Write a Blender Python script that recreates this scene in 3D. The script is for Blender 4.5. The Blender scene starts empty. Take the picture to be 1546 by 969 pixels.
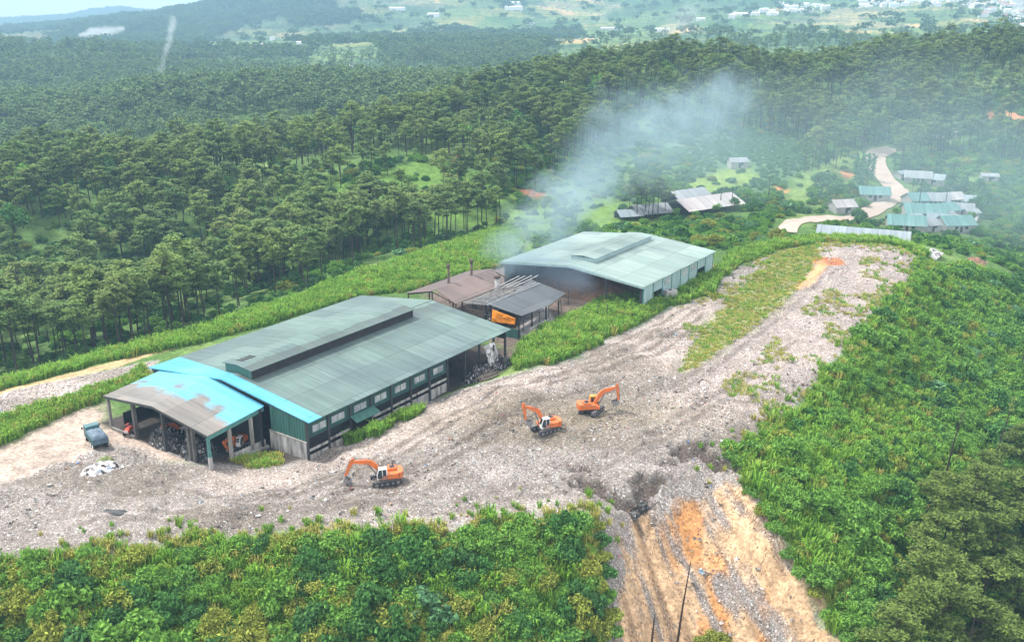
EXPOSURE, HAZE, SMOKE = 1.47, 0.00023, True
import bpy, bmesh, math, random
import numpy as np
from mathutils import Vector, Matrix

random.seed(7)
RNG = np.random.default_rng(11)
S = bpy.context.scene
COL = S.collection
R = math.radians

# ------------------------------------------------------------------ camera
FOC, HOR, CAMH = 1400.0, 20.0, 70.0
PITCH = math.atan((484.5 - HOR) / FOC)
CP, SP = math.cos(PITCH), math.sin(PITCH)
cam_d = bpy.data.cameras.new('camera')
cam = bpy.data.objects.new('camera', cam_d)
COL.objects.link(cam)
cam.location = (0, 0, CAMH)
cam.rotation_euler = (math.pi / 2 - PITCH, 0, 0)
cam_d.sensor_width = 36
cam_d.lens = 36 * FOC / 1546
cam_d.clip_start = 1
cam_d.clip_end = 20000
S.camera = cam


def ray(px, py):
    """u = X/Y and slope s = (CAMH - z)/Y of the sight line through a photo pixel."""
    a = (px - 773) / FOC
    b = (484.5 - py) / FOC
    fy = CP + b * SP
    fz = -SP + b * CP
    return a / fy, -fz / fy


def P(px, py, z):
    u, s = ray(px, py)
    Y = (CAMH - z) / s
    return np.array([u * Y, Y, z])


def G(px, Y, z):
    b = 0.0
    for _ in range(6):      # column of photo pixel px at range Y and height z
        d = Y * CP - (z - CAMH) * SP
    return np.array([(px - 773) / FOC * d, Y, z])


def proj(X, Y, Z):
    d = Y * CP - (Z - CAMH) * SP
    return 773 + FOC * X / d, 484.5 - FOC * (Y * SP + (Z - CAMH) * CP) / d


# ------------------------------------------------------------------ noise
def vnoise(x, y, seed=0):
    xi = np.floor(x).astype(np.int64)
    yi = np.floor(y).astype(np.int64)
    fx = x - xi
    fy = y - yi
    fx = fx * fx * (3 - 2 * fx)
    fy = fy * fy * (3 - 2 * fy)

    def h(a, b):
        n = (a * 374761393 + b * 668265263 + seed * 1442695041) & 0xFFFFFFFF
        n = ((n ^ (n >> 13)) * 1274126177) & 0xFFFFFFFF
        return ((n ^ (n >> 16)) & 0xFFFF) / 65535.0
    a = h(xi, yi) * (1 - fx) + h(xi + 1, yi) * fx
    b = h(xi, yi + 1) * (1 - fx) + h(xi + 1, yi + 1) * fx
    return a * (1 - fy) + b * fy


def fbm(x, y, oct=4, seed=0):
    t = np.zeros_like(x, dtype=float)
    amp, tot = 1.0, 0.0
    for k in range(oct):
        t += amp * vnoise(x * 2 ** k, y * 2 ** k, seed + k * 17)
        tot += amp
        amp *= .5
    return t / tot


# ------------------------------------------------------------------ terrain
ANG = R(55.08)
E1 = np.array([math.cos(ANG), math.sin(ANG)])
E2 = np.array([math.sin(ANG), -math.cos(ANG)])
O_MAIN = np.array([-68.79, 164.95])
O_TWO = np.array([-2.33, 240.64])


def M(s, t, o=O_MAIN):
    q = o + E1 * s + E2 * t
    return q


ctl = []


def add_line(pts, step=7.0):
    pts = [np.asarray(p, float) for p in pts]
    for a, b in zip(pts[:-1], pts[1:]):
        n = max(1, int(np.linalg.norm((b - a)[:2]) / (step * max(1, a[1] / 150) ** 1.0)))
        for k in range(n):
            ctl.append(a + (b - a) * k / n)
    ctl.append(pts[-1])


def zl(*p):
    return [P(*q) for q in p]


def gl(*p):
    return [G(*q) for q in p]


front = zl((-260, 900, -1), (0, 850, -1), (150, 835, -.8), (300, 812, -.5), (440, 802, 0), (540, 808, 0),
           (640, 800, 0), (760, 785, 0), (860, 775, 0), (905, 768, -.2))
add_line(front, 6)
for off, dz in ((5, -2.4), (12, -6.8), (28, -15.5), (50, -26), (85, -40)):
    add_line([f + np.array([0, -off, dz]) for f in front], 10)
add_line(zl((-150, 770, -1.1), (100, 760, -1), (300, 745, -.6), (600, 735, .1), (800, 722, .4), (850, 705, .5)), 12)
add_line(zl((700, 665, .8), (850, 640, 1.3), (960, 620, 1.4), (1080, 610, 1.0)), 10)
add_line(zl((870, 560, .6), (960, 530, .3), (1050, 470, 0), (1075, 445, -.2)), 9)
add_line(zl((1000, 590, 1.4), (1060, 550, 1.9), (1130, 500, 2.6), (1190, 455, 3.0), (1225, 410, 3.2), (1245, 376, 3.2)), 9)
add_line(zl((1020, 560, .4), (1060, 515, .5), (1110, 465, .4), (1160, 415, .6), (1200, 384, .8)), 9)
edge_r = zl((1100, 690, 0), (1150, 655, .1), (1200, 610, .6), (1260, 570, 1.2), (1300, 520, 1.9), (1335, 470, 2.4),
            (1380, 420, 3.0), (1388, 398, 3.1), (1372, 380, 3.2), (1330, 373, 3.2), (1240, 371, 3.2))
add_line(edge_r, 6)
add_line(zl((1150, 640, .5), (1230, 540, 1.8), (1290, 440, 2.9), (1300, 400, 3.2)), 9)
# heap lip along the long wall of the hall and round its front
add_line(zl((310, 697, -1.1), (390, 704, -.8), (460, 694, -.2), (560, 652, .3), (640, 606, .7), (700, 582, .7), (770, 565, .4)), 5)
for t in (4, 16, 28, 41):
    add_line([np.array([*M(s, t), -1.5]) for s in (-11, 0, 25, 57)], 8)
add_line([np.array([*M(s, 43.6), -1.9]) for s in (1, 57)], 6)
add_line([np.array([*M(s, -2), -1.8]) for s in (-2, 57)], 8)
for t in (8, 22, 36):
    add_line([np.array([*M(s, t), -.8]) for s in (64, 90)], 8)
for t in (1, 20, 40):
    add_line([np.array([*M(s, t, O_TWO), .4]) for s in (-8, 0, 42)], 8)
add_line(zl((60, 690, -1.3), (145, 668, -1.3), (120, 630, -1.5), (0, 715, -1.2), (-150, 760, -1.2)), 8)
add_line(zl((-180, 670, -1.2), (0, 618, -1.2), (120, 585, -1.4), (230, 552, -1.8)), 8)
add_line(zl((780, 548, .6), (850, 515, .8), (930, 480, .8), (1000, 455, .5)), 8)
add_line(zl((800, 500, -.6), (850, 478, -.4), (900, 455, 0)), 8)
back = zl((-200, 650, -3), (0, 585, -3), (150, 548, -3), (300, 503, -3), (450, 453, -3), (600, 398, -3), (700, 368, -3), (748, 353, -4))
add_line(back, 8)
nb = np.array([-E2[0], -E2[1]])
for off, dz in ((14, -5.5), (40, -15), (66, -21)):
    k = 1.0
    add_line([f + np.array([nb[0] * off, nb[1] * off, dz * (1 - .55 * i / 7)]) for i, f in enumerate(back)], 10)
# ravine eaten into the edge
add_line(zl((880, 722, 0), (915, 745, -.4), (955, 748, -.8), (1000, 715, -.2), (1040, 684, .3), (1095, 692, 0)), 5)
add_line(zl((912, 800, -1.6), (917, 850, -4.6), (923, 910, -8), (928, 975, -11.5), (930, 1100, -20)), 5)
add_line(zl((965, 775, -3.6), (1000, 850, -10.2), (1015, 970, -17.5), (1020, 1100, -26)), 5)
add_line(zl((1060, 755, -3.6), (1110, 850, -9.8), (1150, 970, -17), (1170, 1100, -25)), 5)
add_line(zl((1138, 742, -1.2), (1165, 800, -4.2), (1205, 870, -7.8), (1250, 930, -10.8), (1280, 975, -13), (1340, 1100, -20)), 5)
add_line(zl((1125, 775, -4.6), (1185, 880, -10.6), (1240, 970, -15.5)), 6)
# slope to the right
add_line(zl((1200, 655, -1.8), (1300, 600, -4), (1400, 575, -9), (1500, 560, -16), (1640, 560, -22)), 9)
add_line(zl((1200, 740, -2), (1300, 700, -6), (1400, 700, -12), (1500, 700, -19), (1640, 700, -26)), 9)
add_line(zl((1240, 850, -7), (1320, 850, -12), (1400, 850, -17), (1500, 850, -23), (1640, 850, -30)), 9)
add_line(zl((1320, 960, -14), (1400, 960, -20), (1500, 960, -25), (1640, 960, -31)), 9)
add_line(zl((1400, 1100, -24), (1640, 1100, -38)), 9)
add_line(zl((1400, 490, -5), (1500, 470, -14), (1640, 470, -20)), 9)
add_line(zl((1440, 400, -4), (1546, 400, -13), (1680, 400, -18)), 9)
add_line(zl((1240, 356, -2.5), (1330, 360, -3), (1420, 375, -4.5)), 9)
# middle distance
add_line(gl((1230, 332, -6), (1375, 326, -7.5), (1460, 330, -10)), 9)
add_line(gl((1130, 300, -3), (1100, 340, -5), (1000, 345, -6), (880, 340, -7), (800, 345, -7)), 9)
add_line(gl((-300, 262, -26), (0, 268, -26), (200, 284, -25), (400, 306, -22), (550, 330, -16), (680, 350, -9), (750, 364, -8)), 14)
add_line(gl((-320, 385, 0), (0, 388, 1), (250, 395, 2), (430, 420, 4), (560, 450, 6), (650, 500, 11), (760, 560, 23), (880, 590, 33),
            (970, 600, 39), (1050, 600, 35), (1150, 585, 27), (1300, 600, 30), (1400, 630, 39), (1546, 650, 45), (1850, 690, 52)), 14)
add_line(gl((150, 330, -14), (400, 360, -10), (620, 374, -1), (720, 385, -2), (850, 385, -6)), 14)
add_line(gl((620, 412, 6), (720, 440, 8), (850, 460, 6), (1000, 470, 5), (1120, 520, 11)), 14)
add_line(gl((1060, 391, -5), (1110, 410, -2), (1200, 430, 4), (1240, 450, 6), (1300, 470, 5)), 14)
add_line(gl((1280, 360, -7), (1340, 400, -5), (1330, 470, 2.5), (1345, 490, 5)), 14)
add_line(gl((1400, 366, -8), (1450, 372, -9), (1500, 420, -2), (1560, 480, 9), (1750, 500, 14)), 14)
add_line(gl((1560, 300, -17), (1560, 350, -12), (1750, 330, -18)), 14)
# ridges behind
add_line(gl((-320, 530, -26), (0, 540, -25), (250, 555, -22), (450, 590, -16), (600, 640, -8)), 30)
add_line(gl((-320, 770, -15), (0, 780, -15), (130, 780, -13), (250, 800, 2), (400, 810, 5), (500, 820, 6), (620, 850, 1), (750, 890, 0)), 20)
add_line(gl((880, 740, 12), (1000, 760, 14), (1150, 740, 8), (1350, 780, 18), (1560, 870, 25), (1850, 900, 30)), 30)
add_line(gl((-320, 990, -26), (0, 1000, -25), (250, 1020, -20), (450, 1040, -15), (650, 1060, -12), (880, 1000, -10), (1150, 940, -8)), 30)
add_line(gl((-320, 1350, 20), (0, 1350, 20), (100, 1350, 21), (200, 1360, 11), (260, 1370, -10), (320, 1400, -14)), 30)
add_line(gl((400, 1180, -10), (560, 1200, -8), (700, 1220, -6), (880, 1200, -4)), 40)
add_line(gl((-300, 2100, -20), (0, 2100, -20), (180, 2000, -10), (300, 1600, 10), (430, 1800, 17), (600, 1700, 22), (750, 1700, 24), (880, 1700, 27)), 40)
add_line(gl((600, 2100, 12), (800, 2100, 15), (950, 2000, 18)), 40)
add_line(gl((215, 2500, 21), (280, 2900, 51), (340, 3000, 74), (400, 3100, 119), (460, 3200, 146), (600, 3300, 158), (800, 3500, 150),
            (1000, 3600, 143), (1250, 3600, 132), (1500, 3600, 165), (1850, 3600, 180)), 40)
add_line(gl((600, 2600, 52), (850, 2700, 58), (1100, 2300, 60), (1300, 2500, 80), (1500, 2600, 88), (1850, 2600, 95)), 40)
add_line(gl((1000, 1150, 8), (1150, 1150, 20), (1300, 1400, 28), (1500, 1700, 40), (1850, 1700, 45)), 40)
add_line(gl((1100, 1500, 33), (1300, 1900, 47)), 40)
add_line(gl((-320, 6500, 30), (0, 6500, 29), (100, 6500, 45), (140, 6500, 95), (180, 6500, 122), (225, 6500, 75), (320, 6400, 80), (450, 6400, 90)), 40)
add_line(gl((-320, 4500, -25), (0, 4500, -20), (180, 4500, -10), (320, 4600, 20)), 40)
add_line(gl((-320, 7400, 0), (300, 7400, 40), (800, 7400, 60), (1850, 7400, 60)), 60)
add_line([np.array([x, 35.0, -62.0]) for x in (-60, -20, 20, 60)], 40)

ctl = np.array(ctl)
cu = ctl[:, 0] / ctl[:, 1]
cv = np.log(ctl[:, 1])
_k = np.round(np.stack([cu, cv], 1), 3)
_, keep = np.unique(_k, axis=0, return_index=True)
cu, cv, cz = cu[keep], cv[keep], ctl[keep, 2]
nC = len(cu)
U0, U1, V0, V1 = -1.2, 1.2, math.log(42), math.log(7300)


def solve_rbf():
    d = np.sqrt((cu[:, None] - cu[None]) ** 2 + (cv[:, None] - cv[None]) ** 2 + 1e-6)
    A = np.zeros((nC + 3, nC + 3))
    A[:nC, :nC] = d
    A[np.arange(nC), np.arange(nC)] -= .004
    A[:nC, nC] = A[nC, :nC] = 1
    A[:nC, nC + 1] = A[nC + 1, :nC] = cu
    A[:nC, nC + 2] = A[nC + 2, :nC] = cv
    b = np.zeros(nC + 3)
    b[:nC] = cz
    return np.linalg.solve(A, b)


w_rbf = solve_rbf()


def eval_rbf(u, v):
    out = np.empty(len(u))
    for i in range(0, len(u), 6000):
        a, b = u[i:i + 6000], v[i:i + 6000]
        d = np.sqrt((a[:, None] - cu[None]) ** 2 + (b[:, None] - cv[None]) ** 2 + 1e-6)
        out[i:i + 6000] = d @ w_rbf[:nC] + w_rbf[nC] + w_rbf[nC + 1] * a + w_rbf[nC + 2] * b
    return out


NCU, NCV = 300, 420
gu = np.linspace(U0, U1, NCU)
gv = np.linspace(V0, V1, NCV)
UU, VV = np.meshgrid(gu, gv)
ZC = eval_rbf(UU.ravel(), VV.ravel()).reshape(NCV, NCU)


def zbase(x, y):
    """smooth ground height at world x, y."""
    x = np.asarray(x, float)
    y = np.maximum(np.asarray(y, float), 42.01)
    u = np.clip((x / y - U0) / (U1 - U0) * (NCU - 1), 0, NCU - 1.001)
    v = np.clip((np.log(y) - V0) / (V1 - V0) * (NCV - 1), 0, NCV - 1.001)
    i = u.astype(int)
    j = v.astype(int)
    fu, fv = u - i, v - j
    return (ZC[j, i] * (1 - fu) + ZC[j, i + 1] * fu) * (1 - fv) + (ZC[j + 1, i] * (1 - fu) + ZC[j + 1, i + 1] * fu) * fv


def W(px, py, ymin=60, ymax=7200):
    """where the sight line through a photo pixel meets the ground."""
    u, s = ray(px, py)
    y = np.exp(np.linspace(math.log(ymin), math.log(ymax), 3000))
    d = CAMH - s * y - zbase(u * y, y)
    k = np.argmax(d < 0) if (d < 0).any() else len(y) - 1
    Y = y[k]
    return np.array([u * Y, Y, float(zbase(np.array([u * Y]), np.array([Y]))[0])])


def poly(pts, ymin=60):
    return np.array([W(px, py, ymin)[:2] for px, py in pts])


def inpoly(x, y, pg):
    c = np.zeros(x.shape, bool)
    n = len(pg)
    for i in range(n):
        x0, y0 = pg[i]
        x1, y1 = pg[(i + 1) % n]
        if y0 == y1:
            continue
        k = ((y0 > y) != (y1 > y)) & (x < (x1 - x0) * (y - y0) / (y1 - y0) + x0)
        c ^= k
    return c


def sdist(x, y, pg, closed=True):
    """distance to the polyline, negative inside when closed."""
    best = np.full(x.shape, 1e9)
    n = len(pg)
    for i in range(n if closed else n - 1):
        a = pg[i]
        b = pg[(i + 1) % n]
        d = b - a
        L = max(d @ d, 1e-9)
        t = np.clip(((x - a[0]) * d[0] + (y - a[1]) * d[1]) / L, 0, 1)
        best = np.minimum(best, np.hypot(x - a[0] - t * d[0], y - a[1] - t * d[1]))
    if closed:
        best = np.where(inpoly(x, y, pg), -best, best)
    return best


def smooth(e0, e1, x):
    t = np.clip((x - e0) / (e1 - e0), 0, 1)
    return t * t * (3 - 2 * t)

# ------------------------------------------------------------------ materials
class NT:
    def __init__(self, name):
        self.m = bpy.data.materials.new(name)
        self.m.use_nodes = True
        self.t = self.m.node_tree
        self.t.nodes.clear()
        self.out = self.t.nodes.new('ShaderNodeOutputMaterial')

    def n(self, typ, **kw):
        nd = self.t.nodes.new(typ)
        for k, v in kw.items():
            if k.startswith('i_'):
                nd.inputs[k[2:].replace('_', ' ')].default_value = v
            else:
                setattr(nd, k, v)
        return nd

    def l(self, a, b):
        self.t.links.new(a, b)

    def mixc(self, fac, a, b, mode='MIX'):
        nd = self.n('ShaderNodeMix', data_type='RGBA', blend_type=mode)
        for sock, v in ((nd.inputs[0], fac), (nd.inputs[6], a), (nd.inputs[7], b)):
            if hasattr(v, 'links'):
                self.l(v, sock)
            elif isinstance(v, (int, float)):
                sock.default_value = v
            else:
                sock.default_value = (*v, 1) if len(v) == 3 else v
        return nd.outputs[2]

    def math(self, op, a, b=0.0, clamp=False):
        nd = self.n('ShaderNodeMath', operation=op, use_clamp=clamp)
        for sock, v in ((nd.inputs[0], a), (nd.inputs[1], b)):
            if hasattr(v, 'links'):
                self.l(v, sock)
            else:
                sock.default_value = v
        return nd.outputs[0]

    def coord(self, which='Object', scale=(1, 1, 1)):
        tc = self.n('ShaderNodeTexCoord')
        mp = self.n('ShaderNodeMapping')
        mp.inputs['Scale'].default_value = scale
        self.l(tc.outputs[which], mp.inputs['Vector'])
        return mp.outputs[0]

    def noise(self, vec, scale, detail=4, rough=.6):
        nd = self.n('ShaderNodeTexNoise')
        nd.inputs['Scale'].default_value = scale
        nd.inputs['Detail'].default_value = detail
        nd.inputs['Roughness'].default_value = rough
        self.l(vec, nd.inputs['Vector'])
        return nd.outputs['Fac']

    def ramp(self, fac, stops, interp='LINEAR'):
        nd = self.n('ShaderNodeValToRGB')
        cr = nd.color_ramp
        cr.interpolation = interp
        while len(cr.elements) < len(stops):
            cr.elements.new(.5)
        for e, (p, c) in zip(cr.elements, stops):
            e.position = p
            e.color = (*c, 1) if len(c) == 3 else c
        self.l(fac, nd.inputs[0])
        return nd.outputs[0]

    def bsdf(self, color, rough=.8, bump=None, strength=.4, dist=.1, spec=.3, metallic=0.0):
        b = self.n('ShaderNodeBsdfPrincipled')
        if hasattr(color, 'links'):
            self.l(color, b.inputs['Base Color'])
        else:
            b.inputs['Base Color'].default_value = (*color, 1)
        if hasattr(rough, 'links'):
            self.l(rough, b.inputs['Roughness'])
        else:
            b.inputs['Roughness'].default_value = rough
        b.inputs['Specular IOR Level'].default_value = spec
        b.inputs['Metallic'].default_value = metallic
        if bump is not None:
            bn = self.n('ShaderNodeBump')
            bn.inputs['Strength'].default_value = strength
            bn.inputs['Distance'].default_value = dist
            self.l(bump, bn.inputs['Height'])
            self.l(bn.outputs[0], b.inputs['Normal'])
        return b.outputs[0]

    def done(self, shader):
        self.l(shader, self.out.inputs[0])
        return self.m


def mul(c, k):
    return tuple(v * k for v in c)


def mat_simple(name, c, c2=None, scale=.6, rough=.7, stretch=(1, 1, 1), spec=.3, metallic=0.0, detail=5):
    """weathered paint / timber / concrete: two tones broken up by noise."""
    t = NT(name)
    v = t.coord('Object', stretch)
    f = t.noise(v, scale, detail, .65)
    f = t.ramp(f, [(.35, (0, 0, 0)), (.68, (1, 1, 1))])
    col = t.mixc(f, c, c2 or mul(c, .6))
    return t.done(t.bsdf(col, rough, t.noise(v, scale * 6, 3), .25, .03, spec, metallic))


def mat_leaf(name, cols, rough=.65, trans=.25):
    """foliage: a colour picked per plant, varied from leaf clump to leaf clump."""
    t = NT(name)
    oi = t.n('ShaderNodeObjectInfo')
    st = [(i / max(1, len(cols) - 1), c) for i, c in enumerate(cols)]
    base = t.ramp(oi.outputs['Random'], st)
    geo = t.n('ShaderNodeNewGeometry')
    isl = geo.outputs['Random Per Island']
    col = t.mixc(t.math('MULTIPLY', isl, .55), base, mul(cols[len(cols) // 2], 1.5), 'MIX')
    dark = t.ramp(isl, [(0, (.55, .55, .5)), (.5, (1, 1, 1)), (1, (1.25, 1.2, 1.0))])
    col = t.mixc(1.0, col, dark, 'MULTIPLY')
    b = t.bsdf(col, .8, spec=.08)
    tr = t.n('ShaderNodeBsdfTranslucent')
    t.l(col, tr.inputs[0])
    mx = t.n('ShaderNodeMixShader')
    mx.inputs[0].default_value = trans
    t.l(b, mx.inputs[1])
    t.l(tr.outputs[0], mx.inputs[2])
    return t.done(mx.outputs[0])


def mat_ground():
    t = NT('ground_cover')
    obj = t.coord('Object')
    a_col = t.n('ShaderNodeAttribute', attribute_name='col').outputs['Color']
    a_rub = t.n('ShaderNodeAttribute', attribute_name='rub').outputs['Fac']
    a_fld = t.n('ShaderNodeAttribute', attribute_name='fld').outputs['Fac']
    # soil and grass detail
    n1 = t.noise(obj, .35, 6, .7)
    n2 = t.noise(obj, 2.2, 4, .7)
    k = t.ramp(n1, [(.25, (.55, .55, .55)), (.75, (1.45, 1.4, 1.35))])
    k2 = t.ramp(n2, [(.25, (.72, .72, .72)), (.75, (1.28, 1.28, 1.28))])
    soil = t.mixc(1.0, t.mixc(1.0, a_col, k, 'MULTIPLY'), k2, 'MULTIPLY')
    # terraced fields on the far slopes follow the contour lines
    sep = t.n('ShaderNodeSeparateXYZ')
    t.l(obj, sep.inputs[0])
    zz = t.math('MULTIPLY', sep.outputs['Z'], .16)
    nz = t.math('MULTIPLY', t.noise(obj, .006, 3), 9.0)
    fr = t.math('FRACT', t.math('ADD', zz, nz))
    terr = t.ramp(fr, [(0, (.36, .48, .48)), (.14, (.5, .6, .5)), (.24, (1.35, 1.28, 1.1)), (.7, (1.0, 1.05, .95)), (.95, (.75, .85, .8))])
    vc = t.n('ShaderNodeTexVoronoi', voronoi_dimensions='2D')
    vc.inputs['Scale'].default_value = .008
    t.l(obj, vc.inputs['Vector'])
    patch = t.n('ShaderNodeSeparateColor')
    t.l(vc.outputs['Color'], patch.inputs[0])
    pc = t.ramp(patch.outputs[0], [(0, (.6, .75, .7)), (.3, (1.0, 1.0, .9)), (.55, (1.25, 1.2, .9)), (.8, (1.9, 1.35, 1.1)), (.9, (.8, 1.0, .8))], 'CONSTANT')
    fields = t.mixc(1.0, t.mixc(1.0, a_col, terr, 'MULTIPLY'), pc, 'MULTIPLY')
    vcl = t.n('ShaderNodeTexVoronoi')
    vcl.inputs['Scale'].default_value = 2.4
    t.l(obj, vcl.inputs['Vector'])
    scl_ = t.n('ShaderNodeSeparateColor')
    t.l(vcl.outputs['Color'], scl_.inputs[0])
    soil = t.mixc(1.0, soil, t.ramp(scl_.outputs[0], [(0, (.66, .66, .66)), (.3, (.95, .95, .95)), (.85, (1.08, 1.08, 1.08)), (1, (1.3, 1.3, 1.3))]), 'MULTIPLY')
    soil = t.mixc(a_fld, soil, fields)
    # trash: three sizes of scrap of every shade
    def litter(scale, seed):
        mp = t.coord('Object', (scale, scale * 1.15, scale * .6))
        wob = t.n('ShaderNodeTexNoise')
        wob.inputs['Scale'].default_value = 1.7
        t.l(mp, wob.inputs['Vector'])
        add = t.n('ShaderNodeVectorMath', operation='ADD')
        t.l(mp, add.inputs[0])
        t.l(wob.outputs['Color'], add.inputs[1])
        vo = t.n('ShaderNodeTexVoronoi')
        vo.inputs['Scale'].default_value = 1.0
        t.l(add.outputs[0], vo.inputs['Vector'])
        sc = t.n('ShaderNodeSeparateColor')
        t.l(vo.outputs['Color'], sc.inputs[0])
        return vo, sc
    v1, s1 = litter(3.9, 0)
    v2, s2 = litter(8.2, 3)
    pal = [(0, (.11, .095, .085)), (.08, (.165, .145, .132)), (.24, (.215, .194, .178)), (.48, (.255, .232, .218)), (.68, (.30, .275, .262)),
           (.82, (.385, .365, .355)), (.90, (.56, .55, .545)), (.935, (.24, .30, .34)), (.95, (.22, .25, .18)), (.965, (.33, .245, .19)), (.985, (.70, .69, .68))]
    c1 = t.ramp(s1.outputs[0], pal, 'CONSTANT')
    c2 = t.ramp(s2.outputs[0], pal, 'CONSTANT')
    c = t.mixc(t.ramp(s2.outputs[1], [(0, (0, 0, 0)), (.45, (1, 1, 1))], 'CONSTANT'), c1, c2)
    big = t.noise(obj, .12, 5, .7)
    c = t.mixc(1.0, c, t.ramp(big, [(.3, (.74, .72, .70)), (.7, (1.22, 1.22, 1.22))]), 'MULTIPLY')
    c = t.mixc(1.0, c, t.mixc(1.0, a_col, (2.6, 2.6, 2.6), 'MULTIPLY'), 'MULTIPLY')
    # the edge of the trash breaks up in scraps
    rn = t.math('ADD', a_rub, t.math('MULTIPLY', t.math('SUBTRACT', s1.outputs[2], .5), .75))
    rn = t.math('ADD', rn, t.math('MULTIPLY', t.math('SUBTRACT', n1, .5), .7))
    rf = t.ramp(rn, [(.47, (0, 0, 0)), (.53, (1, 1, 1))])
    col = t.mixc(rf, soil, c)
    hgt = t.math('ADD', t.math('MULTIPLY', s1.outputs[1], 1.0), t.math('MULTIPLY', s2.outputs[1], .5))
    hgt = t.math('MULTIPLY', hgt, rf)
    hgt = t.math('ADD', hgt, t.math('MULTIPLY', n2, 1.1))
    hgt = t.math('ADD', hgt, t.math('MULTIPLY', scl_.outputs[1], .35))
    return t.done(t.bsdf(col, .9, hgt, .55, .25, .15))


M_GROUND = mat_ground()


def obj_from_arrays(name, verts, faces, mat, attrs=None):
    me = bpy.data.meshes.new(name)
    nv, nf = len(verts), len(faces)
    k = faces.shape[1]
    me.vertices.add(nv)
    me.vertices.foreach_set('co', np.ascontiguousarray(verts, np.float32).ravel())
    me.loops.add(nf * k)
    me.polygons.add(nf)
    me.loops.foreach_set('vertex_index', np.ascontiguousarray(faces, np.int32).ravel())
    me.polygons.foreach_set('loop_start', np.arange(0, nf * k, k, dtype=np.int32))
    me.polygons.foreach_set('loop_total', np.full(nf, k, np.int32))
    me.update(calc_edges=True)
    for an, (typ, arr) in (attrs or {}).items():
        at = me.attributes.new(an, typ, 'POINT')
        key = {'FLOAT': 'value', 'FLOAT_COLOR': 'color', 'FLOAT_VECTOR': 'vector', 'INT': 'value'}[typ]
        at.data.foreach_set(key, np.ascontiguousarray(arr).ravel())
    if mat:
        me.materials.append(mat)
    o = bpy.data.objects.new(name, me)
    COL.objects.link(o)
    return o


def tag(o, label=None, cat=None, group=None, kind=None):
    if label:
        o['label'] = label
    if cat:
        o['category'] = cat
    if group:
        o['group'] = group
    if kind:
        o['kind'] = kind
    return o


def farm_share(x, y):
    """how much of the far country is open farmland."""
    u = x / y
    p = fbm(x / 260, y / 520, 4, 91)
    y0 = np.interp(u, [-.3, -.12, .02, .12], [1150, 1050, 820, 700])
    return smooth(.46, .56, p + .20 * smooth(-.02, .12, u) + .08 * smooth(-.25, -.05, u) - .12 * smooth(-.15, -.4, u)) * smooth(0, 1, (y - y0) / 200)


# ------------------------------------------------------------------ regions on the ground
RUB = poly([(-240, 905), (0, 850), (150, 835), (300, 810), (440, 800), (540, 808), (640, 800), (760, 785), (860, 775), (905, 768), (912, 800),
            (914, 850), (920, 969), (925, 1050), (1250, 1050), (1262, 969), (1190, 860), (1128, 745), (1100, 690), (1150, 655), (1200, 610), (1240, 575), (1275, 520),
            (1320, 470), (1375, 425), (1385, 395), (1368, 378), (1240, 370), (1180, 377), (1100, 410), (1078, 445), (1010, 468), (930, 512), (850, 548), (770, 567),
            (640, 608), (520, 672), (430, 702), (310, 700), (230, 692), (170, 672), (120, 690), (40, 720), (-200, 800)])
TOPR = poly([(1240, 370), (1220, 430), (1090, 540), (1000, 590), (1000, 660), (1150, 640), (1275, 540), (1375, 425), (1385, 395), (1368, 378)])
YARD = poly([(-260, 800), (0, 745), (120, 700), (310, 700), (320, 660), (170, 640), (150, 612), (110, 618), (20, 668), (-260, 760)])
GRAV = poly([(-200, 655), (0, 597), (120, 568), (235, 545), (228, 560), (120, 597), (0, 633), (-200, 690)])
PATH = poly([(-150, 615), (30, 583), (170, 546), (270, 514), (275, 524), (180, 552), (40, 592), (-150, 632)])
OLIVE = poly([(1226, 370), (1170, 385), (1100, 455), (1055, 505), (1026, 560), (1052, 556), (1140, 495), (1205, 440), (1238, 385)])
STAIN = poly([(1240, 388), (1254, 400), (1232, 432), (1204, 442), (1222, 408)])
SOIL = poly([(950, 748), (1000, 772), (1060, 745), (1095, 735), (1132, 760), (1190, 850), (1240, 910), (1275, 969), (1320, 1060), (945, 1060), (945, 969), (942, 880), (945, 800)])
PALE = poly([(770, 570), (850, 548), (930, 512), (1010, 468), (1078, 447), (1100, 455), (1055, 505), (1026, 560), (960, 575), (860, 575), (700, 640), (560, 700), (430, 735), (300, 735), (300, 705), (430, 704), (520, 674), (640, 612)])
COURT = poly([(770, 540), (800, 510), (850, 478), (905, 452), (970, 438), (930, 400), (760, 400), (640, 445), (700, 480)])
SLAB = poly([(782, 505), (785, 470), (826, 462), (842, 488), (800, 520)])
CLEAR = poly([(540, 312), (560, 270), (600, 250), (690, 245), (720, 270), (760, 300), (745, 345), (690, 340), (640, 330)], 250)
CLEAR2 = poly([(300, 395), (340, 335), (420, 285), (500, 262), (560, 258), (560, 310), (500, 345), (430, 375), (340, 425)], 250)
CLEAR3 = poly([(770, 290), (850, 280), (920, 300), (1000, 320), (1000, 345), (880, 345), (790, 355), (750, 345)], 250)
SPUR = poly([(1180, 285), (1215, 262), (1290, 228), (1330, 222), (1320, 250), (1290, 285), (1230, 310), (1180, 305)], 250)
SPUR2 = poly([(1030, 285), (1060, 262), (1110, 250), (1148, 262), (1120, 282), (1060, 292)], 250)
TEAL = poly([(1035, 270), (1050, 215), (1120, 195), (1200, 215), (1215, 255), (1150, 290), (1110, 275), (1090, 285)], 250)
FORE = poly([(-300, 915), (0, 852), (300, 812), (440, 802), (540, 810), (640, 802), (760, 787), (860, 777), (905, 770), (908, 850), (914, 969), (920, 1150), (-500, 1150)])
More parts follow.
